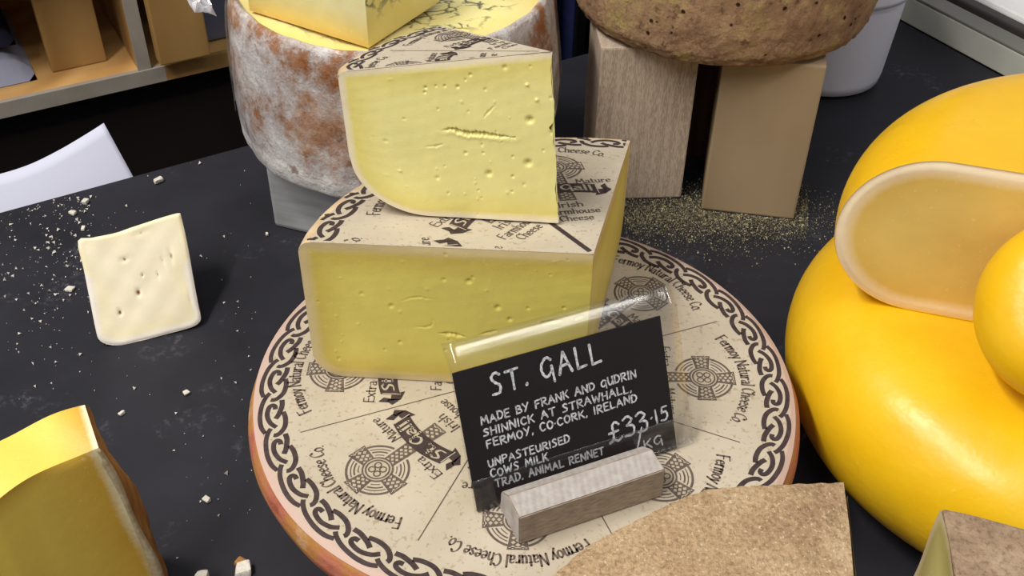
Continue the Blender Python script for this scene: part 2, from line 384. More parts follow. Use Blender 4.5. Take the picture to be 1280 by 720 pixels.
# ------------------------------------------------------------------ the blue cheese
SC = np.array([-.0835, .6913, 0]); SZB, SZT = .07, .1782
M_grey = wood_mat('grey_block', L(148, 150, 150), L(184, 186, 186), (3, 3, 40), (0, 0, .3), .7)
a, c = G((343, 283), 0), G((386, 293), 0); e = unit(c-a); nn_ = np.array([-e[1], e[0], 0])
b, u = boxe(a, e, nn_, ZZ, (0, .15), (0, .075), (.0003, SZB-.0005))
tag(prism('wooden_block', b, u, M_grey, None, .003), 'pale grey wooden block under the blue cheese at left', 'wooden block')
st = thing('blue_cheese', 'tall blue veined cheese with mottled white and brown rind on a grey block', 'cheese', (SC[0], SC[1], SZB))
t = NT('mould_rind', .6, .4)
n1 = t.noise(26, 9, .72); n2 = t.noise(70, 8, .75)
sx = t.n.new('ShaderNodeSeparateXYZ'); t.link(t.tc.outputs['Object'], sx.inputs[0])
zb_ = t.math('MULTIPLY', t.math('SUBTRACT', .105, sx.outputs[2]), 2.6)       # white bloom is thicker low down
n1b = t.math('ADD', n1, t.math('MAXIMUM', zb_, -.05))
c = t.ramp(n1b, [(.31, L(168, 100, 44)), (.37, L(172, 132, 104)), (.42, L(196, 180, 172)), (.50, L(220, 214, 212)), (.60, L(238, 236, 232))])
vd = t.n.new('ShaderNodeVectorMath'); vd.operation = 'DISTANCE'; t.link(t.tc.outputs['Object'], vd.inputs[0]); vd.inputs[1].default_value = (SC[0]-.035, SC[1]-.105, .125)
pm = t.math('SUBTRACT', t.math('ADD', 1.0, t.math('MULTIPLY', t.math('SUBTRACT', n2, .5), 3.0)), t.math('DIVIDE', vd.outputs['Value'], .036))
c = t.mix(t.ramp(pm, [(.05, (0, 0, 0)), (.5, (.75,)*3)]), c, t.ramp(n1, [(.36, L(132, 88, 62)), (.48, L(186, 122, 60)), (.6, L(204, 170, 148))]))      # orange mould stain
c = t.mix(t.ramp(n2, [(.58, (0, 0, 0)), (.66, (.7,)*3)]), c, L(124, 98, 84))
t.col(c); b = t.bump(n2, .9, .004); t.bump(t.noise(200, 5), .7, .0012, b)
t.p.inputs['Coat Weight'].default_value = .5; t.p.inputs['Coat Roughness'].default_value = .18
M_mould = t.m
def stilton_r(a, z):
    return .0024*wave(a, 3, 5, 3)/.11*.12*8*.1+.05*.12*math.sin(5*a+30*z)
prof = [(0, 0), (.09, 0), (.1065, .0015), (.1118, .006), (.1135, .014), (.1135, .035), (.1125, .06), (.1105, .085), (.1085, .1), (.1062, .1075), (.104, .1095), (.1015, .1082), (.1005, .104)]
pr2 = []
for i in range(len(prof)-1):
    for k in range(4): pr2.append(tuple(np.array(prof[i])*(1-k/4)+np.array(prof[i+1])*k/4))
pr2.append(prof[-1])
v, f = lathe_vf(pr2[:], 180, (SC[0], SC[1], SZB), lambda a, z: .006*math.sin(5*a+40*z)+.004*math.sin(13*a+60*z)+.003*math.sin(29*a-90*z))
f = [q for q in f if len(q) == 4]
o = mesh_obj('rind', v, f, M_mould, st); fix_normals(o)
# veined top
t = NT('blue_paste', .45, .5)
c = t.ramp(t.noise(14, 4), [(.35, L(236, 222, 138)), (.65, L(244, 236, 176))])
ed = t.ramp(t.attr('edge'), [(.0, L(226, 192, 112)), (.5, L(240, 226, 150)), (1, (1, 1, 1))])
c = t.mix(1, c, t.ramp(t.attr('edge'), [(0, (.93, .84, .68)), (.012, (.97, .92, .8)), (.03, (1, 1, 1))]), 'MULTIPLY')
vn = t.n.new('ShaderNodeTexVoronoi'); vn.feature = 'DISTANCE_TO_EDGE'; vn.inputs['Scale'].default_value = 80
dv_ = t.n.new('ShaderNodeVectorMath'); dv_.operation = 'ADD'
nz = t.n.new('ShaderNodeTexNoise'); nz.inputs['Scale'].default_value = 40; nz.inputs['Detail'].default_value = 4; t.link(t.tc.outputs['Object'], nz.inputs['Vector'])
sc_ = t.n.new('ShaderNodeVectorMath'); sc_.operation = 'SCALE'; sc_.inputs['Scale'].default_value = .03; t.link(nz.outputs['Color'], sc_.inputs[0])
t.link(t.tc.outputs['Object'], dv_.inputs[0]); t.link(sc_.outputs[0], dv_.inputs[1]); t.link(dv_.outputs[0], vn.inputs['Vector'])
vein = t.ramp(vn.outputs['Distance'], [(.03, (1, 1, 1)), (.12, (0, 0, 0))])
patch = t.ramp(t.noise(60, 4), [(.46, (0, 0, 0)), (.53, (1, 1, 1))])
inner = t.ramp(t.attr('edge'), [(.012, (0, 0, 0)), (.024, (1, 1, 1))])
vm = t.math('MULTIPLY', t.math('MULTIPLY', vein, patch), inner)
c = t.mix(t.math('MULTIPLY', vm, .85), c, L(62, 74, 66)); t.col(c); t.bump(t.noise(90, 5), .3, .001); t.sss(.1, (1, .8, .4), .004)
M_blue = t.m
nr, na = 36, 128; v = []; f = []; ed = []
for i in range(nr+1):
    for j in range(na):
        a = 2*math.pi*j/na; rr = .1035*i/nr*(1+.004*math.sin(5*a+4))
        z = SZT-.0015-.0035*math.cos(.5*math.pi*min(1, i/nr))+.0012*math.sin(60*rr*math.cos(a))*math.sin(70*rr*math.sin(a)+1)
        v.append((SC[0]+rr*math.cos(a), SC[1]+rr*math.sin(a), z)); ed.append(.1035*(1-i/nr))
for i in range(nr):
    for j in range(na): f.append((i*na+j, i*na+(j+1) % na, (i+1)*na+(j+1) % na, (i+1)*na+j))
mesh_obj('veined_top', v, f, M_blue, st, attrs={'edge': ed})
# cling film round the sides, with a twisted tuft
t = NT('cling_film', .12, .6); t.n.remove(t.p)
tr = t.n.new('ShaderNodeBsdfTransparent'); gl = t.n.new('ShaderNodeBsdfGlossy'); gl.inputs['Roughness'].default_value = .12
lw = t.n.new('ShaderNodeLayerWeight'); lw.inputs['Blend'].default_value = .16; mx = t.n.new('ShaderNodeMixShader')
bp = t.n.new('ShaderNodeBump'); bp.inputs['Strength'].default_value = .8; bp.inputs['Distance'].default_value = .003; t.link(t.noise(55, 4, .6, t.mapv((1, 1, .35)), 1.2), bp.inputs['Height'])
t.link(bp.outputs[0], gl.inputs['Normal']); t.link(bp.outputs[0], lw.inputs['Normal'])
fa = t.math('MULTIPLY', lw.outputs['Fresnel'], .55); t.link(fa, mx.inputs[0]); t.link(tr.outputs[0], mx.inputs[1]); t.link(gl.outputs[0], mx.inputs[2])
t.link(mx.outputs[0], t.n['Material Output'].inputs['Surface']); M_film = t.m
pf = [(r0+.0016, z) for r0, z in pr2 if .02 < z < .108 and r0 > .1]
v, f = lathe_vf(pf, 180, (SC[0], SC[1], SZB), lambda a, z: .006*math.sin(5*a+40*z)+.004*math.sin(13*a+60*z)+.004*math.sin(37*a-50*z))
f = [q for q in f if len(q) == 4]; wrap = mesh_obj('plastic_wrap', v, f, M_film, st)
tb = G((284, 12), SZT-.004); rr = np.random.default_rng(2); v = []; f = []
for i in range(9):
    for j in range(5):
        a = i/8*2.6+2; w = .004+.010*j/4
        v.append(tb+np.array([-.007, -.002, .001])+np.array([math.cos(a)*w*.9-.004*j/4, math.sin(a)*w*.8, .0035*j/2+.0035*math.sin(i*2.4+j)])+rr.normal(0, .001, 3))
for i in range(8):
    for j in range(4): k = i*5+j; f.append((k, k+5, k+6, k+1))
t2 = NT('film_tuft', .1, 1); t2.col((.75, .75, .8)); t2.p.inputs['Alpha'].default_value = .55; mesh_obj('film_tuft', v, f, t2.m, wrap, smooth=False)
# wedge lying on top of it
M_bw = paste_mat('pale_wedge_paste', L(230, 222, 168), L(222, 196, 110), L(214, 180, 98), .0015, .005, .022)
zt = SZT-.0005
a = G((461, 60), zt); c = G((312, 13), zt); e = unit(c-a); nn_ = np.array([e[1], -e[0], 0]);
if nn_[1] < 0: nn_ = -nn_
w = np.linalg.norm(c-a)
base = [a, c, c+nn_*.03, a+nn_*.075]
nu, nv = 40, 20; v = []; f = []; ed = []
H_ = .055
for i in range(nu+1):
    for j in range(nv+1):
        q = a+(c-a)*i/nu+ZZ*(H_*j/nv)-nn_*(.00015*math.sin(i*.9)*math.sin(j*.7)); v.append(q); ed.append(min(H_*j/nv, (1-i/nu)*0+w*(1-i/nu)+.004))
for i in range(nu):
    for j in range(nv): k = i*(nv+1)+j; f.append((k, k+nv+1, k+nv+2, k+1))
bw = thing('blue_cheese_wedge', 'pale cut wedge of blue cheese standing on top of the whole blue cheese', 'cheese', np.mean(base, 0))
n0 = len(v); vb = [a, c, base[2], base[3]]; vt = [p+ZZ*H_ for p in vb]
v += vb+vt; ed += [0, 0, 0, 0, .05, .05, .05, .05]
f += [(n0+3, n0+2, n0+1, n0), (n0+4, n0+5, n0+6, n0+7), (n0, n0+4, n0+7, n0+3), (n0+3, n0+7, n0+6, n0+2)]
fm = [0]*len(f); fm[-2] = 0; fm[-3] = 1; fm[-2] = 1
fix_normals(mesh_obj('paste', v, f, [M_bw, M_blue], bw, smooth=False, fmat=fm, attrs={'edge': ed}))

# ------------------------------------------------------------------ stroke lettering and the printed artwork
def cr(*p): return np.array(smooth_curve(p, 6))
def ln(*p): return np.array(p, float)
FONT = {
 'A': (.62, [ln((0, 0), (.31, 1)), ln((.31, 1), (.62, 0)), ln((.1, .36), (.5, .40))]),
 'B': (.52, [ln((.02, 0), (.02, 1)), cr((.02, 1), (.36, .95), (.40, .66), (.04, .53)), cr((.04, .53), (.46, .45), (.48, .1), (.0, 0))]),
 'C': (.52, [cr((.50, .86), (.30, 1), (.06, .75), (.03, .35), (.22, .02), (.52, .14))]),
 'D': (.54, [ln((.03, 0), (.03, 1)), cr((.0, 1), (.36, .92), (.54, .52), (.36, .08), (.0, 0))]),
 'E': (.48, [ln((.46, 1), (.03, .98), (.02, .02), (.48, 0)), ln((.03, .52), (.40, .53))]),
 'F': (.48, [ln((.48, 1), (.03, .97), (.02, 0)), ln((.03, .52), (.38, .53))]),
 'G': (.58, [cr((.52, .86), (.32, 1), (.06, .72), (.05, .34), (.24, .1), (.50, .32)), ln((.52, .55), (.56, -.2))]),
 'H': (.54, [ln((.02, 0), (.04, 1)), ln((.5, 0), (.52, 1)), ln((.03, .5), (.51, .52))]),
 'I': (.12, [ln((.05, 0), (.06, 1))]),
 'K': (.52, [ln((.03, 0), (.03, 1)), ln((.5, 1), (.05, .45)), ln((.18, .58), (.52, 0))]),
 'L': (.46, [ln((.03, 1), (.04, .02), (.46, .06))]),
 'M': (.70, [ln((0, 0), (.08, 1), (.34, .32), (.60, 1), (.70, 0))]),
 'N': (.58, [ln((.02, 0), (.04, 1), (.54, .02), (.57, 1))]),
 'O': (.56, [cr((.28, 1), (.05, .75), (.05, .28), (.28, 0), (.52, .28), (.52, .74), (.28, 1))]),
 'P': (.50, [ln((.03, 0), (.03, 1)), cr((.0, 1), (.42, .96), (.46, .62), (.04, .46))]),
 'R': (.54, [ln((.03, 0), (.03, 1)), cr((.0, 1), (.42, .96), (.44, .62), (.05, .5)), ln((.14, .5), (.54, 0))]),
 'S': (.50, [cr((.46, .88), (.28, 1), (.08, .82), (.20, .58), (.42, .36), (.34, .06), (.02, .04))]),
 'T': (.58, [ln((0, .97), (.58, 1)), ln((.3, .98), (.28, 0))]),
 'U': (.54, [cr((.02, 1), (.04, .4), (.16, .02), (.40, .1), (.50, .5)), ln((.5, 1), (.54, 0))]),
 'W': (.78, [ln((0, 1), (.16, 0), (.38, .7), (.58, 0), (.78, 1))]),
 'Y': (.54, [ln((0, 1), (.26, .5)), ln((.54, 1), (.16, 0))]),
 '1': (.12, [ln((.04, 1), (.08, 0))]),
 '3': (.50, [cr((.04, .90), (.26, 1), (.44, .78), (.18, .56)), cr((.18, .56), (.48, .44), (.40, .06), (.02, .06))]),
 '5': (.50, [ln((.48, 1), (.12, .98), (.08, .58)), cr((.08, .58), (.38, .62), (.48, .30), (.30, .02), (.0, .05))]),
 '\u00a3': (.62, [cr((.56, .84), (.42, 1), (.26, .86), (.26, .5), (.20, .12), (.02, .0)), cr((.02, .04), (.22, .12), (.42, .0), (.62, .12)), ln((.06, .5), (.50, .52))]),
 '.': (.10, [ln((.04, .0), (.06, .06))]), ',': (.12, [ln((.08, .08), (.03, -.14))]), '\u00b7': (.10, [ln((.03, .42), (.06, .48))]),
 '/': (.40, [ln((0, 0), (.40, 1))]),
 'a': (.44, [cr((.06, .54), (.22, .62), (.36, .52), (.36, .06), (.44, .0)), cr((.36, .36), (.10, .30), (.05, .08), (.20, 0), (.36, .14))]),
 'e': (.42, [cr((.04, .34), (.38, .36), (.30, .60), (.08, .50), (.05, .16), (.20, .0), (.40, .10))]),
 'f': (.30, [cr((.34, .94), (.20, 1), (.14, .8), (.13, 0)), ln((0, .58), (.28, .6))]),
 'h': (.46, [ln((.06, 1), (.06, 0)), cr((.06, .44), (.22, .62), (.38, .5), (.39, 0))]),
 'i': (.18, [ln((.08, .6), (.09, 0)), ln((.08, .84), (.09, .9))]),
 'l': (.18, [ln((.08, 1), (.09, 0))]),
 'm': (.70, [ln((.05, .6), (.06, 0)), cr((.06, .44), (.20, .62), (.33, .5), (.34, 0)), cr((.34, .44), (.48, .62), (.62, .5), (.63, 0))]),
 'n': (.46, [ln((.05, .6), (.06, 0)), cr((.06, .44), (.22, .62), (.38, .5), (.39, 0))]),
 'o': (.44, [cr((.22, .62), (.05, .46), (.05, .16), (.22, 0), (.40, .16), (.40, .46), (.22, .62))]),
 'r': (.34, [ln((.06, .6), (.07, 0)), cr((.07, .40), (.18, .60), (.34, .56))]),
 's': (.36, [cr((.33, .54), (.18, .62), (.06, .48), (.20, .32), (.32, .16), (.18, 0), (.02, .06))]),
 't': (.30, [ln((.12, .86), (.12, .08), (.28, .02)), ln((0, .58), (.28, .6))]),
 'u': (.46, [cr((.06, .6), (.07, .16), (.20, 0), (.37, .16)), ln((.38, .6), (.40, 0))]),
 'x': (.42, [ln((0, .6), (.42, 0)), ln((.42, .6), (0, 0))]),
 'y': (.44, [ln((.02, .6), (.22, .05)), ln((.42, .6), (.20, 0), (.06, -.28))]),
}
def ribbon(P, w, caps=True):
    """quads along a polyline, w = width per point; returns polygons"""
    P = np.asarray(P, float)
    keep = [0]+[i for i in range(1, len(P)) if np.linalg.norm(P[i]-P[i-1]) > 1e-7]; P = P[keep]
    if len(P) < 2: return []
    w = np.full(len(P), w) if np.isscalar(w) else np.asarray(w)[keep]
    out = []; d = np.diff(P, axis=0); d /= np.linalg.norm(d, axis=1)[:, None]; n = np.stack([-d[:, 1], d[:, 0]], 1)
    vn = np.zeros_like(P); sharp = [False]*len(P)
    for i in range(len(P)):
        a = n[max(i-1, 0)]; b = n[min(i, len(n)-1)]; m = a+b; l = np.linalg.norm(m)
        if a@b < .3: sharp[i] = True
        vn[i] = m/l/max(.6, l/2) if l > 1e-6 else b
    for i in range(len(d)):
        a = n[i] if sharp[i] else vn[i]; b = n[i] if sharp[i+1] else vn[i+1]
        out.append(np.array([P[i]-a*w[i]/2, P[i+1]-b*w[i+1]/2, P[i+1]+b*w[i+1]/2, P[i]+a*w[i]/2]))
    if caps:
        for i in range(len(P)):
            if sharp[i] or i in (0, len(P)-1):
                out.append(np.array([P[i]+w[i]/2*np.array([math.cos(k*math.pi/4), math.sin(k*math.pi/4)]) for k in range(8)]))
    return out
def text_strokes(s, gap=.16, space=.42, jit=0, seed=0):
    r = np.random.default_rng(seed); x = 0; out = []
    for ch in s:
        if ch == ' ': x += space; continue
        w, st = FONT[ch]; dy = r.normal(0, jit); sc = 1+r.normal(0, jit*1.2)
        for q in st: out.append(np.stack([x+q[:, 0], dy+q[:, 1]*sc+0*q[:, 0]], 1))
        x += w+gap
    return out, x-gap
def nib(P, w):      # broad-pen weight: thick downstrokes, thin cross strokes
    P = np.asarray(P); d = np.gradient(P, axis=0) if len(P) > 2 else np.repeat((P[1:]-P[:-1]), len(P), 0)
    a = np.arctan2(d[:, 1], d[:, 0]); return w*(.42+.58*np.abs(np.sin(a-.35)))
def densify(P, h):
    out = [P[0]]
    for a, b in zip(P[:-1], P[1:]):
        n = max(1, int(np.linalg.norm(b-a)/h))
        for k in range(1, n+1): out.append(a+(b-a)*k/n)
    return np.array(out)

def sector_art():
    """one eighth of the printed label, +y outwards, unit wheel radius: list of (polygon, material)"""
    o = []
    cy = .685
    def rect(x0, x1, y0, y1): return np.array([(x0, y0), (x1, y0), (x1, y1), (x0, y1)], float)
    for rad, w, mt in ((.107, .0085, 2), (.092, .004, 2), (.080, .006, 2), (.066, .0035, 2)):
        for q in range(4):
            a0 = q*math.pi/2; h = math.asin(min(.9, .034/rad)); aa = np.linspace(a0+h, a0+math.pi/2-h, 9)
            o += [(p, mt) for p in ribbon(np.stack([rad*np.cos(aa), cy+rad*np.sin(aa)], 1), w, False)]
    arms = [((0, 1), .045, .118), ((1, 0), .045, .118), ((-1, 0), .045, .118), ((0, -1), .045, .285)]
    for (dx, dy), r0, r1 in arms:
        t_ = np.array([dx, dy], float); n_ = np.array([-dy, dx], float); c = np.array([0, cy])
        h0 = .024; h1 = .036 if r1 < .2 else .032
        def q(r, s): return c+t_*r+n_*s*(h0+(h1-h0)*(r-r0)/(r1-r0))
        o.append((np.array([q(r0, -1), q(r1, -1), q(r1, 1), q(r0, 1)]), 2))
        n = 4 if r1 < .2 else 12
        for i in range(n):
            for s in (-.48, .48, 0):
                rm = r0+(r1-r0)*(i+(.5 if s else 1.0))/n
                if s == 0 and i == n-1: continue
                e = .0070; o.append((np.array([q(rm-e, s), q(rm, s-.26), q(rm+e, s), q(rm, s+.26)]), 3))
        o.append((np.array([q(r1-.009, -.86), q(r1-.006, -.86), q(r1-.006, .86), q(r1-.009, .86)]), 3))
    # boss
    aa = np.linspace(0, 2*math.pi, 25)
    o.append((np.stack([.052*np.cos(aa[:-1]), cy+.052*np.sin(aa[:-1])], 1), 4))
    for rad, w in ((.052, .006), (.041, .006)):
        o += [(p, 5) for p in ribbon(np.stack([rad*np.cos(aa), cy+rad*np.sin(aa)], 1), w, False)]
    for k in range(4):
        a = k*math.pi/2+math.pi/4; c2 = np.array([.019*math.cos(a), cy+.019*math.sin(a)]); b = np.linspace(0, 2*math.pi, 9)
        o += [(p, 5) for p in ribbon(np.stack([c2[0]+.012*np.cos(b), c2[1]+.012*np.sin(b)], 1), .005, False)]
    # banner
    by = .478; hw = .125; hh = .036
    xs = np.linspace(-hw, hw, 11); yc = by+.022*(1-(xs/hw)**2)-.10*0*xs
    for i in range(10):
        o.append((np.array([(xs[i], yc[i]-hh), (xs[i+1], yc[i+1]-hh), (xs[i+1], yc[i+1]+hh), (xs[i], yc[i]+hh)]), 6))
    for s in (-1, 1):
        t1 = np.array([(s*.108, by-.052), (s*.150, by-.040), (s*.158, by-.004), (s*.125, by-.004)])
        t2 = np.array([(s*.148, by-.040), (s*.178, by-.012), (s*.163, by+.008), (s*.150, by+.004)])
        t3 = np.array([(s*.148, by-.006), (s*.166, by+.006), (s*.164, by+.040), (s*.142, by+.022)])
        for q in (t1, t2, t3): o.append((q, 6))
        o += [(p, 7) for p in ribbon([(s*.124, by-.038), (s*.124, by+.03)], .004, False)]
    st, w = text_strokes('St. Gall', .10, .26); sc = .215/w
    for q in st:
        q2 = densify(q, .08); xx = (q2[:, 0]-w/2)*sc; yy = by+.022*(1-(xx/hw)**2)-.020+q2[:, 1]*.044
        P = np.stack([xx, yy], 1); o += [(p, 7) for p in ribbon(P, nib(P, .0105), True)]
    def word(s, x, y, h, wid=None, mt=2, wt=.0075):
        st, w = text_strokes(s, .10, .3); sc = h if wid is None else wid/w
        for q in st:
            P = densify(np.stack([x+(q[:, 0]-w/2)*sc, y+q[:, 1]*h], 1), h*.15); o.extend((p, mt) for p in ribbon(P, nib(P, wt), True))
    word('Mature', .126, .532, .038, .130, 2, .0065); word('Extra', -.112, .535, .038, .105, 2, .0065)
    word('Irish', 0, .348, .038, .09, 2, .0065); word('Farmhouse', 0, .295, .038, .19, 2, .0065); word('Cheese', 0, .243, .038, .12, 2, .0065)
    # arched maker's line
    st, w = text_strokes('Fermoy Natural Cheese Co.', .10, .30); R = .37; arc = .46; sc = arc/w
    for q in st:
        q = densify(q, .12); x = (q[:, 0]-w/2)*sc; rr = R+q[:, 1]*.046; a = math.pi/2-x/R
        P = np.stack([rr*np.cos(a), .455+rr*np.sin(a)], 1); o += [(p, 2) for p in ribbon(P, nib(P, .0078), True)]
    return o
def rot_art(o, ax):
    c, s = math.cos(ax), math.sin(ax); return [(np.stack([p[:, 1]*c+p[:, 0]*s, p[:, 1]*s-p[:, 0]*c], 1), m) for p, m in o]
def knot_border(n=33):
    """interlaced band round the rim: each unit is an outer arc, a hook, a bar and an inner arc, with gaps where they pass under"""
    per = 2*math.pi/n; o = []
    st = [([(.03, .03), (.12, -.06), (.33, -.175), (.67, -.25), (.95, -.235), (1.13, -.15)], .0165),
          ([(.51, .205), (.42, .20), (.385, .12), (.45, .02), (.66, -.035), (.88, .04), (1.02, .19)], .0175),
          ([(.25, .40), (.40, .41), (.55, .36), (.68, .29), (.78, .20)], .0185),
          ([(.61, .43), (.74, .475), (.90, .475), (1.06, .42), (1.19, .28), (1.235, .15), (1.22, .07)], .0180)]
    for q in range(n):
        for pts_, w in st:
            S = np.array(smooth_curve(pts_, 3)); a = (S[:, 0]+q)*per; R = .942-S[:, 1]*.122
            o += [(p_, 1) for p_ in ribbon(np.stack([R*np.cos(a), R*np.sin(a)], 1), w, False)]
    return o
def label_art(first_axis, n=8, thick=(), skip=()):
    art = []; sec = sector_art()
    for i in range(n):
        ax = first_axis+i*2*math.pi/8; art += rot_art(sec, ax)
        if i in skip: continue
        b = ax+math.pi/8; wd = .020 if i in thick else .0042
        for k in range(6):
            lo_ = .02 if i in thick else .06; s0 = lo_+(.84-lo_)*k/6; s1 = lo_+(.84-lo_)*(k+1)/6; art += [(p, 1 if i in thick else 2) for p in ribbon([(s0*math.cos(b), s0*math.sin(b)), (s1*math.cos(b), s1*math.sin(b))], wd, False)]
    return art
LAYER = {1: 0, 2: 0, 3: 1, 4: 1, 5: 2, 6: 2, 7: 3}           # print layers, each a hair above the last
INK = {1: 1, 2: 2, 3: 3, 4: 3, 5: 2, 6: 1, 7: 3}
LABEL_MATS = [M_paper, M_ink, M_ink_pale, M_ink_light]
def clip_half(poly, n, c=0):      # keep p.n >= c
    out = []
    for i in range(len(poly)):
        a, b = poly[i], poly[(i+1) % len(poly)]; da, db = a@n-c, b@n-c
        if da >= 0: out.append(a)
        if (da >= 0) != (db >= 0): out.append(a+(b-a)*da/(da-db))
    return np.array(out)
def print_vf(art, mapf, v, f, fm, clips=(), rmax=None):
    for p, m in art:
        q = p
        for n, c in clips:
            if len(q) < 3: break
            q = clip_half(q, n, c)
        if len(q) < 3: continue
        if rmax is not None and np.hypot(q[:, 0], q[:, 1]).max() > rmax: continue
        b = len(v)
        for s in q: v.append(mapf(s, .00012+.00010*LAYER[m]))
        f.append(tuple(range(b, b+len(q)))); fm.append(INK[m])
# ------------------------------------------------------------------ whole printed wheel at the bottom of the stack
HB = .087; WC = np.array([.0073, .4063, 0]); RW = .1395
wh = thing('round_cheese', 'whole round cheese wheel with printed knotwork paper label lying on the black counter', 'cheese', WC)
prof = [(0, .0002), (.085, .0002), (.102, .002), (.112, .010), (.122, .026), (.131, .045), (.1375, .060), (.1418, .070), (.1428, .0755), (.1418, .0810), (.1395, .0850), (.136, .0866), (.12, .0869), (0, .0869)]
pp = []
for i in range(len(prof)-1):
    for k in range(4): pp.append(tuple(np.array(prof[i])*(1-k/4)+np.array(prof[i+1])*k/4))
pp.append(prof[-1])
def wob(a, z): return .004*math.sin(3*a+1)*(1-z/.087)+.0022*math.sin(7*a+30*z)+.0012*math.sin(17*a-50*z)
v, f = lathe_vf(pp, 200, WC, wob); fix_normals(mesh_obj('rind', v, f, M_rind_wash, wh))
art = label_art(math.radians(44.5)); art = [(p+np.array([-.013, .030]), m) for p, m in art]; art += knot_border()
v = []; f = []; fm = []
nr, na = 52, 160; rimv = []
def lab(r, a):
    x, y = r*math.cos(a), r*math.sin(a); e = max(0, (r-.965)/.035)
    return WC+np.array([x*RW, y*RW, HB+.0002-.0016*e*e])
for i in range(nr+1):
    for j in range(na): rimv.append(max(0., min(1., (i/nr-.955)/.03))); v.append(lab(i/nr*(1+.003*math.sin(7*2*math.pi*j/na)), 2*math.pi*j/na))
for i in range(nr):
    for j in range(na): k = (j+1) % na; f.append((i*na+j, (i+1)*na+j, (i+1)*na+k, i*na+k)); fm.append(0)
def mp(s, h):
    r = math.hypot(s[0], s[1]); a = math.atan2(s[1], s[0]); q = lab(r, a); q[2] += h; return q
print_vf(art, mp, v, f, fm, rmax=.99)
mesh_obj('paper_label', v, f, LABEL_MATS, wh, smooth=False, fmat=fm, attrs={'rim': rimv+[0.]*(len(v)-len(rimv))})

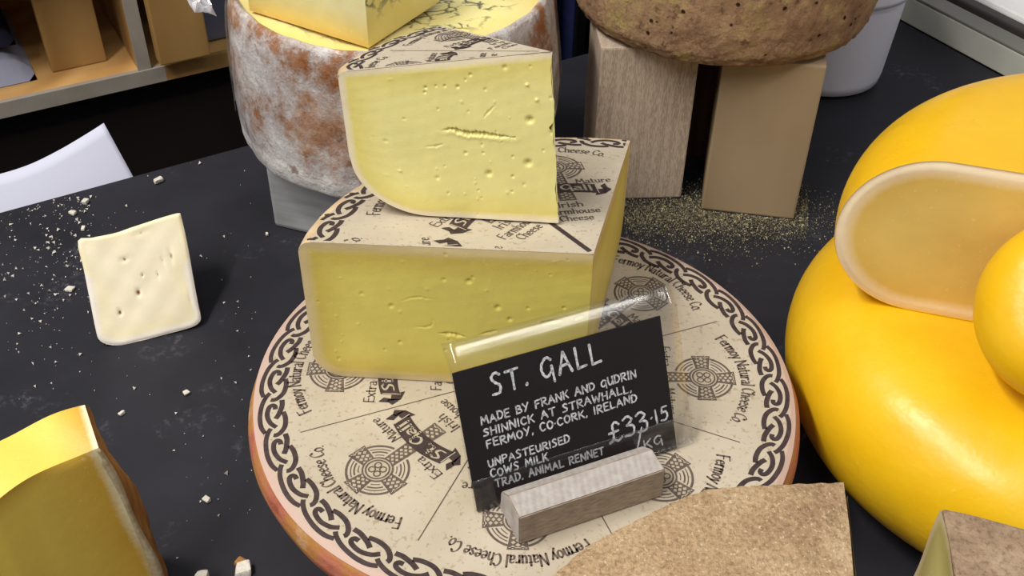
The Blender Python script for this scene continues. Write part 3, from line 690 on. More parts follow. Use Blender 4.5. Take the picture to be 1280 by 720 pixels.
# ------------------------------------------------------------------ cut wedges
def cut_wedge(root, Tb, Tt, Eb, Et, rt, rb, axis, thick, Rp, mats, pits, cracks, seed, printclip, notch=0, lab_u=.955, skip=()):
    """Tb,Tt: the point of the wedge at bottom and top; Eb,Et: rim outlines from the front cut to the other cut"""
    Tb, Tt = np.array(Tb), np.array(Tt); Eb, Et = np.array(Eb), np.array(Et)
    paste_m, rind_m = mats
    def S(u, k, zf):
        b = Tb+(Eb[k]-Tb)*u; t_ = Tt+(Et[k]-Tt)*u; return b+(t_-b)*zf
    Hh = np.linalg.norm(Tt-Tb); R0 = np.linalg.norm(Et[0]-Tt)
    def zlim(u, R):
        d = (1-u)*R
        zb = (rb-math.sqrt(max(0, rb*rb-(rb-d)**2)))/Hh if d < rb else 0
        zt = (rt-math.sqrt(max(0, rt*rt-(rt-d)**2)))/Hh if d < rt else 0
        return zb, 1-zt
    paste_v = []; paste_f = []; ed = []
    r = np.random.default_rng(seed)
    for face, k in ((0, 0), (1, len(Eb)-1)):
        R = np.linalg.norm(Et[k]-Tt); nu, nv = (300, 190) if face == 0 else (90, 60)
        us = np.concatenate([np.linspace(0, 1-rb/R*1.05, nu-60, endpoint=False), 1-rb/R*1.05*(np.cos(np.linspace(0, math.pi/2, 61)))])
        pts = np.zeros((len(us), nv+1, 3)); e = np.zeros((len(us), nv+1))
        for i, u in enumerate(us):
            u = min(max(u, 0), 1); a, b = zlim(u, R)
            for j in range(nv+1):
                zf = a+(b-a)*j/nv; pts[i, j] = S(u, k, zf)
                d1 = (1-u)*R; d2 = zf*Hh; d3 = (1-zf)*Hh
                e[i, j] = min(min(d2, d3), d1*(1.0) if True else 1)
                if d1 < rb and zf < .5:
                    e[i, j] = min(e[i, j], max(0, rb-math.hypot(rb-d1, max(0, rb-d2))))
                if d1 < rt and zf > .5: e[i, j] = min(e[i, j], max(0, rt-math.hypot(rt-d1, max(0, rt-d3))))
        nrm = np.cross(pts[-1, 0]-pts[0, 0], pts[0, -1]-pts[0, 0]); nrm = nrm/np.linalg.norm(nrm)
        if (nrm@(np.array([0, 0, CAMZ])-pts[0, 0])) < 0: nrm = -nrm
        disp = np.zeros(e.shape)
        U, V = np.meshgrid(us, np.linspace(0, 1, nv+1), indexing='ij')
        fade = np.minimum(1, e/.004)
        disp += fade*(.0004*np.sin(U*4+V*2+seed)+.00004*np.sin(U*23-V*17)*np.sin(U*11+V*9)+.00003*np.sin(U*61+V*47)*np.sin(U*37-V*29))
        if face == 0:
            px = to_px(pts.reshape(-1, 3)).reshape(e.shape+(2,))
            for (x, y, rad, dep) in pits:
                d = np.hypot(px[..., 0]-x, (px[..., 1]-y)*1.15)/rad; disp -= dep*np.exp(-(d**2)*1.2)+dep*.0*d
            for pl, wd, dep in cracks:
                pl = smooth_curve(pl, 5); best = np.full(e.shape, 1e9); sgn = np.zeros(e.shape); wgt = np.zeros(e.shape)
                m = len(pl)-1
                for s in range(m):
                    a, b = np.array(pl[s]), np.array(pl[s+1]); ab = b-a; t_ = np.clip(((px-a)@ab)/(ab@ab), 0, 1)
                    q = a+t_[..., None]*ab; dd = np.hypot(*(np.moveaxis(px-q, -1, 0))); mk = dd < best
                    best = np.where(mk, dd, best); sgn = np.where(mk, px[..., 1]-q[..., 1], sgn); wgt = np.where(mk, (s+t_)/m, wgt)
                taper = np.clip(np.sin(np.pi*wgt), .12, 1)**.7; ww = wd*taper*(1+.45*np.sin(px[..., 0]*.9)*np.sin(px[..., 0]*.37+1)); best = np.abs(best+.8*np.sin(px[..., 0]*.7)*np.sin(px[..., 0]*.23+2)*(sgn > 0))
                disp += -dep*taper*np.exp(-(best/ww)**2*1.3)+dep*.12*taper*np.exp(-((best-2.3*wd)/wd/1.2)**2)*(sgn > 0)
            for i in range(40):
                x = r.uniform(px[..., 0].min(), px[..., 0].max()); y = r.uniform(px[..., 1].min(), px[..., 1].max()); d = np.hypot(px[..., 0]-x, px[..., 1]-y)/r.uniform(.9, 2.0)
                disp += r.choice([-.0005, .0003])*np.exp(-d**2)*fade
        pts = pts+nrm*disp[..., None]
        if face == 0 and notch:     # ragged vertical edge at the point
            i0 = 14; jag = .0005*np.sin(np.linspace(0, 1, nv+1)*19+1)+.00025*np.sin(np.linspace(0, 1, nv+1)*67)*np.sin(np.linspace(0, 1, nv+1)*23)-.0022*np.exp(-((np.linspace(0, 1, nv+1)-notch)/.02)**2)
            du = unit(Tt-Et[0])
            for i in range(i0): pts[i] += (du*(1-i/i0)**1.5)[None, :]*jag[:, None]
        b0 = len(paste_v); paste_v += list(pts.reshape(-1, 3)); ed += list(e.reshape(-1))
        n1, n2 = e.shape
        for i in range(n1-1):
            for j in range(n2-1): q = b0+i*n2+j; paste_f.append((q, q+n2, q+n2+1, q+1) if face else (q, q+1, q+n2+1, q+n2))
    o = mesh_obj('paste', paste_v, paste_f, paste_m, root, attrs={'edge': ed})
    # rind shell: bottom, side and top
    sec = [];  Rm = R0
    for u in np.linspace(0, 1-rb/Rm, 8, endpoint=False): sec.append((u, 0))
    for k in range(13):
        a = k/12*math.pi/2; sec.append((1-rb/Rm*(1-math.sin(a)), (rb-rb*math.cos(a))/Hh))
    for k in range(1, 10): sec.append((1, rb/Hh+(1-(rb+rt)/Hh)*k/10))
    for k in range(9):
        a = k/8*math.pi/2; sec.append((1-rt/Rm*(1-math.cos(a)), 1-(rt-rt*math.sin(a))/Hh))
    for u in np.linspace(1-rt/Rm, 0, 10)[1:]: sec.append((u, 1))
    v = []; f = []; m = len(sec)
    for k in range(len(Eb)):
        for q, (u, zf) in enumerate(sec):
            p = S(u, k, zf); jg = .0003*math.sin(k*2.1+q*1.7) if (0 < k < len(Eb)-1) else 0
            v.append(p+np.array([jg, jg, 0]))
    for k in range(len(Eb)-1):
        for q in range(m-1): f.append((k*m+q, (k+1)*m+q, (k+1)*m+q+1, k*m+q+1))
    fix_normals(mesh_obj('rind', v, f, rind_m, root))
    # printed paper on the top
    nrm = unit(np.cross(Et[0]-Tt, Et[-1]-Tt)); nrm = nrm if nrm[2] > 0 else -nrm
    ex = unit(np.array([1, 0, 0])-nrm*nrm[0]); ey = np.cross(nrm, ex)
    ang = np.unwrap([math.atan2((q-Tt)@ey, (q-Tt)@ex) for q in Et]); rad = np.array([np.linalg.norm(q-Tt) for q in Et])
    if ang.mean() < 0: ang = ang+2*math.pi
    lo, hi = min(ang[0], ang[-1]), max(ang[0], ang[-1])
    order = np.argsort(ang); angs, rads = ang[order], rad[order]
    def mp(s, h):
        r_ = math.hypot(s[0], s[1]); a = math.atan2(s[1], s[0]); c_ = (lo+hi)/2
        a = c_+((a-c_+math.pi) % (2*math.pi)-math.pi)
        R_ = np.interp(a, angs, rads); d = (1-r_)*R_; drop = 0
        if d < rt: drop = rt-math.sqrt(max(0, rt*rt-(rt-d)**2))
        return Tt+(ex*math.cos(a)+ey*math.sin(a))*r_*R_+nrm*(h+.00022-drop)
    v = []; f = []; fm = []
    for i in range(25):
        for j in range(49):
            u = max(.004, i/24*lab_u); a = lo+(hi-lo)*j/48
            jag = 0
            v.append(mp((u*math.cos(a), u*math.sin(a)), 0))
    for i in range(24):
        for j in range(48): q = i*49+j; f.append((q, q+49, q+50, q+1)); fm.append(0)
    c1 = lo+printclip; c2 = hi-printclip
    clips = [(np.array([-math.sin(c1), math.cos(c1)]), .010), (np.array([math.sin(c2), -math.cos(c2)]), .010)]
    art = label_art(axis, 8, thick, skip)+knot_border()
    # keep the half plane containing the wedge
    mid = np.array([math.cos((lo+hi)/2), math.sin((lo+hi)/2)])
    art = [(p, m_) for p, m_ in art if (p@mid).min() > -.05]
    print_vf(art, mp, v, f, fm, clips, lab_u+.02)
    mesh_obj('paper_label', v, f, LABEL_MATS, root, smooth=False, fmat=fm)
    return o

# lower quarter wedge
tip_t = np.array([.0376, .3992, HB+.089]); nl = unit([0, .15, 1]); ex = np.array([1., 0, 0]); ey = np.cross(nl, ex)
Et = [tip_t+.1392*(ex*math.cos(a)+ey*math.sin(a)) for a in np.radians(np.linspace(177, 78, 40))]
Eb = [np.array([p[0], p[1], HB+.0009]) for p in Et]
lw = thing('cheese_wedge', 'large printed-top quarter wedge of pale yellow cheese resting on the whole wheel', 'cheese', (tip_t[0]-.05, tip_t[1]+.05, HB), 0, 'cut wedges of the printed cheese')
cut_wedge(lw, [tip_t[0], tip_t[1], HB+.0009], tip_t, Eb, Et, .006, .016, math.radians(100), (0,), .1392, (M_paste, M_rind_tan),
  [(489, 382, 2.6, .0012), (555, 349, 2, .0008), (586, 351, 3, .0014), (500, 427, 2, .0009), (557, 437, 1.8, .0008), (622, 384, 3, .0015), (637, 399, 2.4, .0013), (594, 430, 2, .0008), (452, 367, 2.5, .0006), (660, 385, 2, .0006), (705, 385, 2, .0009)],
  [([(500, 376), (520, 371), (545, 374)], 1.1, .0004), ([(515, 408), (538, 407), (541, 395)], 1.1, .0005), ([(548, 416), (565, 417), (584, 421)], 1.6, .0015), ([(598, 418), (612, 415), (624, 412)], 1.3, .0009), ([(672, 404), (690, 402), (706, 400)], 1.3, .001), ([(716, 399), (724, 397), (730, 394)], 1.6, .0018)],
  11, .004, skip=(1,))

# upper wedge, tilted back and a little to the left
n_up = unit([math.sin(math.radians(-4)), math.sin(math.radians(9)), 1])
def low(px): return hit(px, tip_t, nl)
bt = low((697, 282)); BL = low((447, 268)); dz = .0014
def lift(b, px):
    d = ((px[0]-640)/FPX)*_r-((px[1]-360)/FPX)*_u+_f; o_ = np.array([0, 0, CAMZ])
    s = np.linalg.lstsq(np.stack([d, -n_up], 1), b-o_, rcond=None)[0]; return b+s[1]*n_up
Tt = lift(bt, (686, 65)); Lt = lift(BL, (411, 92))
bk_ = np.array([0, 1, -math.tan(math.radians(11))]); mt = unit(np.cross(Tt-Lt, bk_)); mt = mt if mt[2] > 0 else -mt
rim = [Lt]+[hit(p, Tt, mt) for p in [(425, 81), (460, 60), (505, 42), (546, 31.5)]]
Et = smooth_curve(rim, 8)
Eb = []
for p in Et:
    s = ((p-tip_t)@nl)/(n_up@nl); Eb.append(p-n_up*s+nl*dz)
uw = thing('cheese_wedge', 'smaller cracked wedge of pale yellow cheese with printed top stacked on the larger quarter wedge', 'cheese', np.mean(Eb, 0), 0, 'cut wedges of the printed cheese')
bt2 = Tt-n_up*(((Tt-tip_t)@nl)/(n_up@nl))+nl*dz
cross_dir = hit((560, 42), Tt, mt)-Tt; exu = unit(np.array([1, 0, 0])-mt*mt[0]); eyu = np.cross(mt, exu)
cut_wedge(uw, bt2, Tt, Eb, Et, .0035, .036, math.atan2(cross_dir@eyu, cross_dir@exu), (), .095, (M_paste_top, M_rind_tan),
  [(662, 150, 4, .0026), (611, 217, 3.5, .002), (660, 204, 4, .0024), (641, 221, 1.8, .001), (532, 109, 1.8, .0012), (531, 115, 1.6, .001), (545, 107, 1.4, .0008), (556, 107, 1.6, .0009), (572, 108, 2, .0012), (588, 93, 1.8, .0010), (582, 191, 2, .001), (604, 191, 1.6, .0007), (641, 196, 1.6, .0007), (640, 240, 1.8, .0007), (598, 238, 1.4, .0006), (482, 176, 2, .0007), (547, 222, 2.4, .0008), (631, 84, 3, .0008), (671, 125, 2.4, -.0008), (659, 106, 2.4, -.0008), (500, 213, 1.5, -.0008)],
  [([(552, 163), (565, 161), (582, 166), (602, 167), (622, 170), (644, 172)], 2.0, .0032), ([(604, 148), (611, 139), (620, 131)], 1.2, .0006), ([(530, 183), (545, 182), (557, 179)], 1.2, .0005)],
  23, .008, notch=.58)

# ------------------------------------------------------------------ price sign, its clear holder and the wooden foot
zt = HB+.0007
a = G((649, 681), zt); c = G((828, 620), zt); e = unit(c-a); n = np.array([-e[1], e[0], 0]); w = np.linalg.norm(c-a)
hf = thing('sign_holder', 'pale wooden bar holding the black price sign upright on the printed wheel', 'sign holder', a+e*w/2)
t = NT('bar_wood', .7, .3)
Mrot = Matrix(((e[0], e[1], 0), (n[0], n[1], 0), (0, 0, 1)))
rz = -math.atan2(e[1], e[0])
g = t.noise(3, 5, .6, t.mapv((14, 160, 260), (0, 0, rz)))
saw = t.wavet(3.2, 1.5, t.mapv((60, 4, 4), (0, 0, rz)), 3, 2)
c_ = t.ramp(g, [(.3, L(132, 116, 102)), (.7, L(166, 150, 132))])
geo = t.n.new('ShaderNodeNewGeometry'); t.col(c_); t.bump(g, .3, .0005); M_bar = t.m
t = NT('sawn_wood', .75, .3)
g = t.noise(3, 5, .65, t.mapv((60, 60, 60), (0, 0, rz))); s2 = t.wavet(2.4, 2.5, t.mapv((44, 10, 10), (0, 0, rz)), 3, 2)
t.col(t.ramp(t.math('ADD', t.math('MULTIPLY', g, .7), t.math('MULTIPLY', s2, .10)), [(.25, L(158, 150, 144)), (.7, L(196, 190, 184))])); t.bump(g, .4, .0006); M_sawn = t.m
hF, hB = .0178, .0185
nB = float(np.mean([(G(q, zt+hB)-a)@n for q in ((634, 617), (814, 564))]))
prof = [(0, 0), (.0008, hF), (nB, hB), (.0215, .0125), (.0225, .0012), (.0268, .0012), (.0297, .0068), (.034, .006), (.034, 0)]
v = [a+n*y+ZZ*z for y, z in prof]+[a+e*w+n*y+ZZ*z for y, z in prof]; m = len(prof)
f = [tuple(range(m)), tuple(range(m, 2*m))[::-1]]+[(i, (i+1) % m, m+(i+1) % m, m+i) for i in range(m)]
o = mesh_obj('wooden_bar', v, f, [M_bar, M_sawn], hf, smooth=False, fmat=[1, 1, 0, 1, 1]+[0]*6); fix_normals(o)
bm = bmesh.new(); bm.from_mesh(o.data); bmesh.ops.bevel(bm, geom=bm.edges[:], offset=.0005, segments=2, affect='EDGES'); bm.to_mesh(o.data); bm.free()

# sign geometry: lower edge corners on the slot line, leaning back
z0 = HB+.0012; BLs = G((597, 640), z0); BRs = G((846, 560), z0); es = unit(BRs-BLs); ns = np.array([-es[1], es[0], 0]); al = .449
us_ = math.cos(al)*ZZ+math.sin(al)*ns; fn = np.cross(es, us_); fn = -fn if fn@(np.array([0, 0, CAMZ])-BLs) < 0 else fn   # card's front normal
Wc = np.linalg.norm(BRs-BLs); Hc = .0683
ps = thing('price_sign', 'black handwritten price sign in a clear sleeve leaning back in the wooden bar', 'sign', BLs+es*Wc/2)
def CP(x, y, d=0): return BLs+es*x+us_*y+fn*d
M_card = plain('black_card', L(24, 21, 24), .5, .35, L(30, 26, 30), 30)
card = prism('card', [CP(0, 0), CP(Wc, 0), CP(Wc, 0, -.0008), CP(0, 0, -.0008)], [CP(0, Hc), CP(Wc, Hc), CP(Wc, Hc, -.0008), CP(0, Hc, -.0008)], M_card, ps)
t = NT('white_marker', .6, .3); t.col(t.ramp(t.noise(700, 4, .6), [(.35, L(150, 152, 158)), (.6, L(216, 218, 222))])); M_chalk = t.m
def card_xy(px):
    q = hit(px, BLs, fn)-BLs; return np.array([q@es, q@us_])
sv = []; sf = []
def write(s, p0, p1, hpx, wt, seed, gap=.20, space=.55):
    a = card_xy(p0); b = card_xy(p1); st, w = text_strokes(s, gap, space, .035, seed); d = (b-a)/w; L_ = np.linalg.norm(b-a)
    up = np.array([-d[1], d[0]])/np.linalg.norm(d)
    hh = card_xy((p0[0], p0[1]-hpx)); h = (hh-a)[1]/1.0
    for q in st:
        q = densify(q, .25) if len(q) < 8 else q
        P = np.array([a+d*x+up*h*y for x, y in q]); wv = wt*(1+.18*np.sin(np.arange(len(P))*1.7+seed))
        for poly in ribbon(P, wv, True):
            b0 = len(sv); sv.extend(CP(x, y, .00018) for x, y in poly); sf.append(tuple(range(b0, b0+len(poly))))
write('ST. GALL', (616, 495), (751, 452), 27, .00125, 1, .26, .45)
write('MADE BY FRANK AND GUDRIN', (602, 531), (795, 471), 10, .00078, 2)
write('SHINNICK AT STRAWHALL,', (605, 546), (789, 489), 9.8, .00078, 3)
write('FERMOY, CO\u00b7CORK, IRELAND', (609, 560), (796, 501), 9.8, .00078, 4)
write('UNPASTEURISED', (611, 584), (712, 552), 9.6, .00075, 5)
write('COWS MILK', (614, 597), (685, 575), 9.6, .00075, 6)
write('TRAD. ANIMAL RENNET', (620, 609), (755, 567), 9.6, .00075, 7)
write('\u00a333', (762, 553), (810, 535), 26, .00115, 8, .14)
write('\u00b7', (813, 532), (817, 531), 22, .0009, 9)
write('15', (820, 528), (835, 523), 17, .0010, 10, .3)
write('/', (797, 559), (811, 545), 15, .0009, 11)
write('KG', (806, 562), (828, 554), 11, .0008, 12)
mesh_obj('lettering', sv, sf, M_chalk, card, smooth=False)
t = NT('clear_sleeve', .05, .5); t.n.remove(t.p)
tr = t.n.new('ShaderNodeBsdfTransparent'); gl = t.n.new('ShaderNodeBsdfGlossy'); gl.inputs['Roughness'].default_value = .11
tr.inputs['Color'].default_value = (.975, .975, .98, 1)
lw_ = t.n.new('ShaderNodeLayerWeight'); lw_.inputs['Blend'].default_value = .5; mx = t.n.new('ShaderNodeMixShader')
fr_ = t.math('ADD', t.math('MULTIPLY', t.math('POWER', lw_.outputs['Facing'], 4.), .7), .05); t.link(fr_, mx.inputs[0]); t.link(tr.outputs[0], mx.inputs[1]); t.link(gl.outputs[0], mx.inputs[2]); t.link(mx.outputs[0], t.n['Material Output'].inputs['Surface']); M_clear = t.m
xl, xr = -.0005, Wc+.010
# back leaf rises above the card and bows backwards; front lip folds out at the foot
def leaf(name, pts, x0, x1, thickness, nx=16):
    v = []; f = []; m = len(pts)
    for i in range(nx+1):
        x = x0+(x1-x0)*i/nx
        for y, d in pts: v.append(CP(x, y, d+.0006*math.sin(i*.55)*(y/Hc)))
    for i in range(nx):
        for j in range(m-1): k = i*m+j; f.append((k, k+m, k+m+1, k+1))
    o = mesh_obj(name, v, f, M_clear, ps); s = o.modifiers.new('thickness', 'SOLIDIFY'); s.thickness = thickness; s.offset = 0; return o
leaf('clear_back_leaf', [(Hc*k/10, -.0020) for k in range(10)]+[(Hc, -.0021), (Hc+.0015, -.0024), (Hc+.003, -.0030), (Hc+.0045, -.0037), (Hc+.006, -.0045), (Hc+.0075, -.0053), (Hc+.009, -.0061), (Hc+.0105, -.0070), (Hc+.012, -.0080)], xl, xr, .0004)
leaf('clear_front_lip', [(.0006, .0010), (.006, .0011), (.012, .0016), (.0165, .0026)], -.0002, Wc+.009, .0004)
# ------------------------------------------------------------------ yellow wax cheeses on the right
def wax_mat(name, a, b, c):
    t = NT(name, .28, .5)
    col = t.ramp(t.noise(9, 5, .6), [(.3, a), (.55, b), (.75, c)])
    sp = t.ramp(t.noise(230, 3), [(.70, (0, 0, 0)), (.76, (1, 1, 1))]); col = t.mix(t.math('MULTIPLY', sp, .3), col, L(255, 226, 120))
    t.col(col); t.rough(t.ramp(t.noise(30, 6, .7), [(.3, (.24,)*3), (.7, (.42,)*3)])); b_ = t.bump(t.noise(16, 5), .3, .004); t.bump(t.noise(140, 5), .16, .0008, b_)
    t.sss(.06, (1, .7, .2), .005); return t.m
M_wax = wax_mat('yellow_wax', L(228, 172, 14), L(236, 188, 24), L(240, 198, 40))
def round_prof(R, h, n=28):
    o = [(0, 0)]+[(x, 0) for x in np.linspace(0, R-h/2, 6)[1:-1]]
    for k in range(n+1):
        a = -math.pi/2+math.pi*k/n; o.append((R-h/2+h/2*math.cos(a), h/2+h/2*math.sin(a)))
    o += [(x, h) for x in np.linspace(R-h/2, 0, 10)[1:]]
    return o
GC = np.array([.3166, .4563, 0]); GH = .1
v, f = lathe_vf(round_prof(.155, GH), 160, GC+ZZ*.0002, lambda a, z: .006*math.sin(2*a+.8)+.003*math.sin(5*a+2)); o = mesh_obj('waxed_cheese', v, f, M_wax); fix_normals(o)
tag(o, 'large whole yellow waxed cheese lying flat on the black counter at right', 'cheese')
# half wheel with pale cut face
HC = np.array([.321, .4276, GH+.0007]); HHh = .095; HR = .1555; pn = unit([.2784, 1, 0]); pp0 = np.array([.1936, .4577, 0])
v, f = lathe_vf(round_prof(HR, HHh, 40), 200, HC)
me = bpy.data.meshes.new('tmp'); me.from_pydata([tuple(map(float, q)) for q in v], [], f)
bm = bmesh.new(); bm.from_mesh(me); bmesh.ops.remove_doubles(bm, verts=bm.verts, dist=1e-5)
bmesh.ops.bisect_plane(bm, geom=bm.verts[:]+bm.edges[:]+bm.faces[:], plane_co=Vector(pp0), plane_no=Vector(pn), clear_inner=True)
bmesh.ops.recalc_face_normals(bm, faces=bm.faces)
hv = [np.array(q.co) for q in bm.verts]; hfc = [tuple(q.index for q in p.verts) for p in bm.faces]
bm.free(); bpy.data.meshes.remove(me)
hw = thing('half_waxed_cheese', 'half of a yellow waxed cheese with pale cut face lying on the large waxed cheese', 'cheese', (.33, .50, GH))
fix_normals(mesh_obj('wax_rind', hv, hfc, M_wax, hw))
M_gpaste = paste_mat('aged_paste', L(222, 192, 108), L(220, 186, 98), L(240, 222, 190), .004, .011, .024)
dist = (pp0-HC)@pn; foot = np.array([HC[0], HC[1], 0])+pn*dist; foot[2] = 0; dl = unit([-pn[1], pn[0], 0])
prof = round_prof(HR, HHh, 40); sl = []
for r_, z_ in prof:
    s = math.sqrt(max(r_*r_-dist**2, 0)); sl.append((s, z_))
half = math.sqrt(HR**2-dist**2)
def zrange(s):
    e_ = math.sqrt(s*s+dist*dist); d = HR-e_; h2 = HHh/2
    if d < h2: k = math.sqrt(max(0, h2*h2-(h2-d)**2)); return h2-k, h2+k
    return 0, HHh
nu, nv = 160, 70; v = []; f = []; ed = []
for i in range(nu+1):
    s = half*math.sin(-math.pi/2+math.pi*i/nu); z0_, z1_ = zrange(abs(s)*.99995)
    for j in range(nv+1):
        z = z0_+(z1_-z0_)*j/nv; e_ = HR-math.hypot(s, dist); h2 = HHh/2
        d_ = h2-math.hypot(max(0, h2-e_), z-h2) if e_ < h2 else min(z, HHh-z)
        q = foot+dl*s+ZZ*(HC[2]+z)-pn*(.0004+.0008*math.sin(s*60)*math.sin(z*70)*min(1, d_/.006)-.0012*max(0, 1-d_/.004)); v.append(q); ed.append(max(0, d_))
for i in range(nu):
    for j in range(nv): k = i*(nv+1)+j; f.append((k, k+nv+1, k+nv+2, k+1))
mesh_obj('paste', v, f, M_gpaste, hw, attrs={'edge': ed})
# small waxed cheese leaning against the cut face
sc = G((1349, 391), .151); axn = unit(np.array([0, 0, CAMZ])-sc+np.array([0, 0, .05]))
R_, h_ = .0465, .044
v, f = lathe_vf(round_prof(R_, h_), 96); ax1 = unit(np.cross(axn, [0, 0, 1])); ax2 = np.cross(axn, ax1)
v = [sc+ax1*q[0]+ax2*q[1]+axn*(q[2]-h_/2) for q in v]
o = mesh_obj('small_waxed_cheese', v, f, M_wax); fix_normals(o); tag(o, 'small round yellow waxed cheese leaning on the pale cut face at the right edge', 'cheese')

# ------------------------------------------------------------------ brown rinded pieces in front
t = NT('brown_rind', .75, .3)
n1 = t.noise(30, 6, .65); wv = t.noise(4, 5, .6, t.mapv((300, 40, 40), (0, 0, .3)))
c = t.ramp(n1, [(.3, L(150, 122, 92)), (.5, L(172, 145, 111)), (.7, L(194, 170, 137))]); sp = t.ramp(t.noise(520, 4, .7), [(.38, (.70, .66, .60)), (.52, (1, 1, 1)), (.68, (1.2, 1.18, 1.14))])
c = t.mix(1, c, sp, 'MULTIPLY'); lt = t.ramp(t.noise(800, 3, .6), [(.60, (0, 0, 0)), (.68, (1, 1, 1))]); c = t.mix(t.math('MULTIPLY', lt, .5), c, L(232, 214, 184)); t.col(c); b = t.bump(t.noise(420, 5, .7), .7, .0014); t.bump(wv, .4, .001, b); M_brown = t.m
t = NT('cloth_rind', .8, .25)
n1 = t.noise(38, 7, .7); sp = t.ramp(t.noise(330, 5, .7), [(.34, (.62, .58, .55)), (.5, (1, 1, 1)), (.72, (1.14, 1.12, 1.1))])
c = t.ramp(n1, [(.3, L(128, 106, 84)), (.5, L(158, 134, 110)), (.72, L(182, 160, 132))]); c = t.mix(1, c, sp, 'MULTIPLY'); t.col(c); t.bump(t.noise(300, 5, .75), .7, .0018); M_cloth = t.m
M_cutpale = paste_mat('pale_cut_paste', L(196, 186, 120), L(180, 168, 104), L(206, 190, 150), .0015, .005, .015)
ZB = .17
out = [G(p, ZB) for p in [(650, 748), (690, 719), (728, 687), (760, 668), (800, 648), (838, 629), (880, 613), (920, 608), (960, 606), (1010, 604), (1058, 602.5)]]
out = smooth_curve(out, 5); cr_ = out[-1]; B_ = G((1071, 722), ZB); lastd = unit(B_-cr_); out += [cr_+(B_-cr_)*.5, B_, B_+lastd*.05]; out.append(np.array([out[0][0]+.01, out[-1][1], ZB]))
bwg = thing('brown_rind_cheese', 'broad wedge of cheese with a flat speckled tan rind in front of the printed wheel', 'cheese', (np.mean([p[0] for p in out]), np.mean([p[1] for p in out]), 0))
m = len(out); cen = np.mean(out, 0)
rings = [(1, .0004), (1, ZB*.5), (1, ZB-.005), (.995, ZB-.0018), (.985, ZB), (.7, ZB+.0008), (.35, ZB+.001)]
v = [];
for s, z in rings:
    for i, p in enumerate(out): q = cen+(p-cen)*s; v.append(np.array([q[0]+.0002*math.sin(i*3), q[1]+.0003*math.sin(i*2.3+z*300), z]))
f = [(k*m+i, k*m+(i+1) % m, (k+1)*m+(i+1) % m, (k+1)*m+i) for k in range(len(rings)-1) for i in range(m)]+[tuple(range((len(rings)-1)*m, len(rings)*m)), tuple(range(m))[::-1]]
fix_normals(mesh_obj('rind', v, f, M_brown, bwg, smooth=False))
kk = m-4; a, b_ = out[kk], out[m-2]; nrm = unit(np.cross(b_-a, ZZ)); nrm = nrm if nrm[0] > 0 else -nrm
v = []; f = []; ed = []; p1_, p2_ = cr_+lastd*.004, out[m-2]-lastd*.001
for i in range(31):
    for j in range(31):
        q = p1_+(p2_-p1_)*i/30; z = .002+(ZB-.005)*j/30; ii = i/30
        v.append(np.array([q[0], q[1], z])+nrm*.0007); ed.append(min(z, ZB-z, ii*np.linalg.norm(p2_-p1_)))
for i in range(30):
    for j in range(30): k = i*31+j; f.append((k, k+31, k+32, k+1))
mesh_obj('paste', v, f, M_cutpale, bwg, attrs={'edge': ed})
ZR = .13
q0, q1, q2, q3 = [G(p, ZR) for p in [(1178, 635), (1300, 666), (1310, 760), (1203, 760)]]
rw = thing('cloth_rind_cheese', 'small wedge of cheese with mottled brown cloth rind at the bottom right corner', 'cheese', (q0+q2)/2*np.array([1, 1, 0]))
top = smooth_curve([q0, q0+(q1-q0)*.35+np.array([.0003, .0006, 0]), q1], 6)+[q2, q3]
bot = [np.array([p[0], p[1], .0004]) for p in top]; o = prism('rind', bot, top, M_cloth, rw, .0012, 2)
v = []; f = []; ed = []; nn2 = unit(np.cross(q3-q0, ZZ)); nn2 = nn2 if nn2[0] < 0 else -nn2
for i in range(31):
    for j in range(31):
        q = q0+(q3-q0)*i/30; z = .001+(ZR-.0016)*j/30; v.append(np.array([q[0], q[1], z])+nn2*(.0004+.0004*math.sin(z*120+i*.2))); ed.append(min(z, ZR-z, i/30*np.linalg.norm(q3-q0)))
for i in range(30):
    for j in range(30): k = i*31+j; f.append((k, k+31, k+32, k+1))
mesh_obj('paste', v, f, M_cutpale, rw, attrs={'edge': ed})

# ------------------------------------------------------------------ yellow wedge at bottom left
ZY = .12
far, fro = G((106, 506), ZY), G((122, 556), ZY); fl, nl_ = G((-10, 553), ZY), G((-10, 627), ZY)
yw = thing('yellow_cheese_wedge', 'deep yellow cheese wedge with brown rind on its right end at bottom left', 'cheese', ((far+fl)/2)*np.array([1, 1, 0]))
M_yel = paste_mat('deep_yellow_paste', L(240, 210, 94), L(212, 170, 64), L(238, 226, 186), .0008, .0034, .018)
t = NT('brown_crust_rind', .7, .35); c = t.ramp(t.noise(40, 6, .7, t.mapv((1, 1, .5))), [(.3, L(124, 82, 38)), (.5, L(164, 114, 56)), (.7, L(194, 148, 84))]); t.col(c); t.bump(t.noise(160, 5), .5, .0012); M_brownrind = t.m
mid = (far+fro)/2; rn = unit(np.cross(far-fro, ZZ)); rn = rn if rn[0] > 0 else -rn
fl2 = fl+unit(fl-far)*.06; nl2 = nl_+unit(nl_-fro)*.06
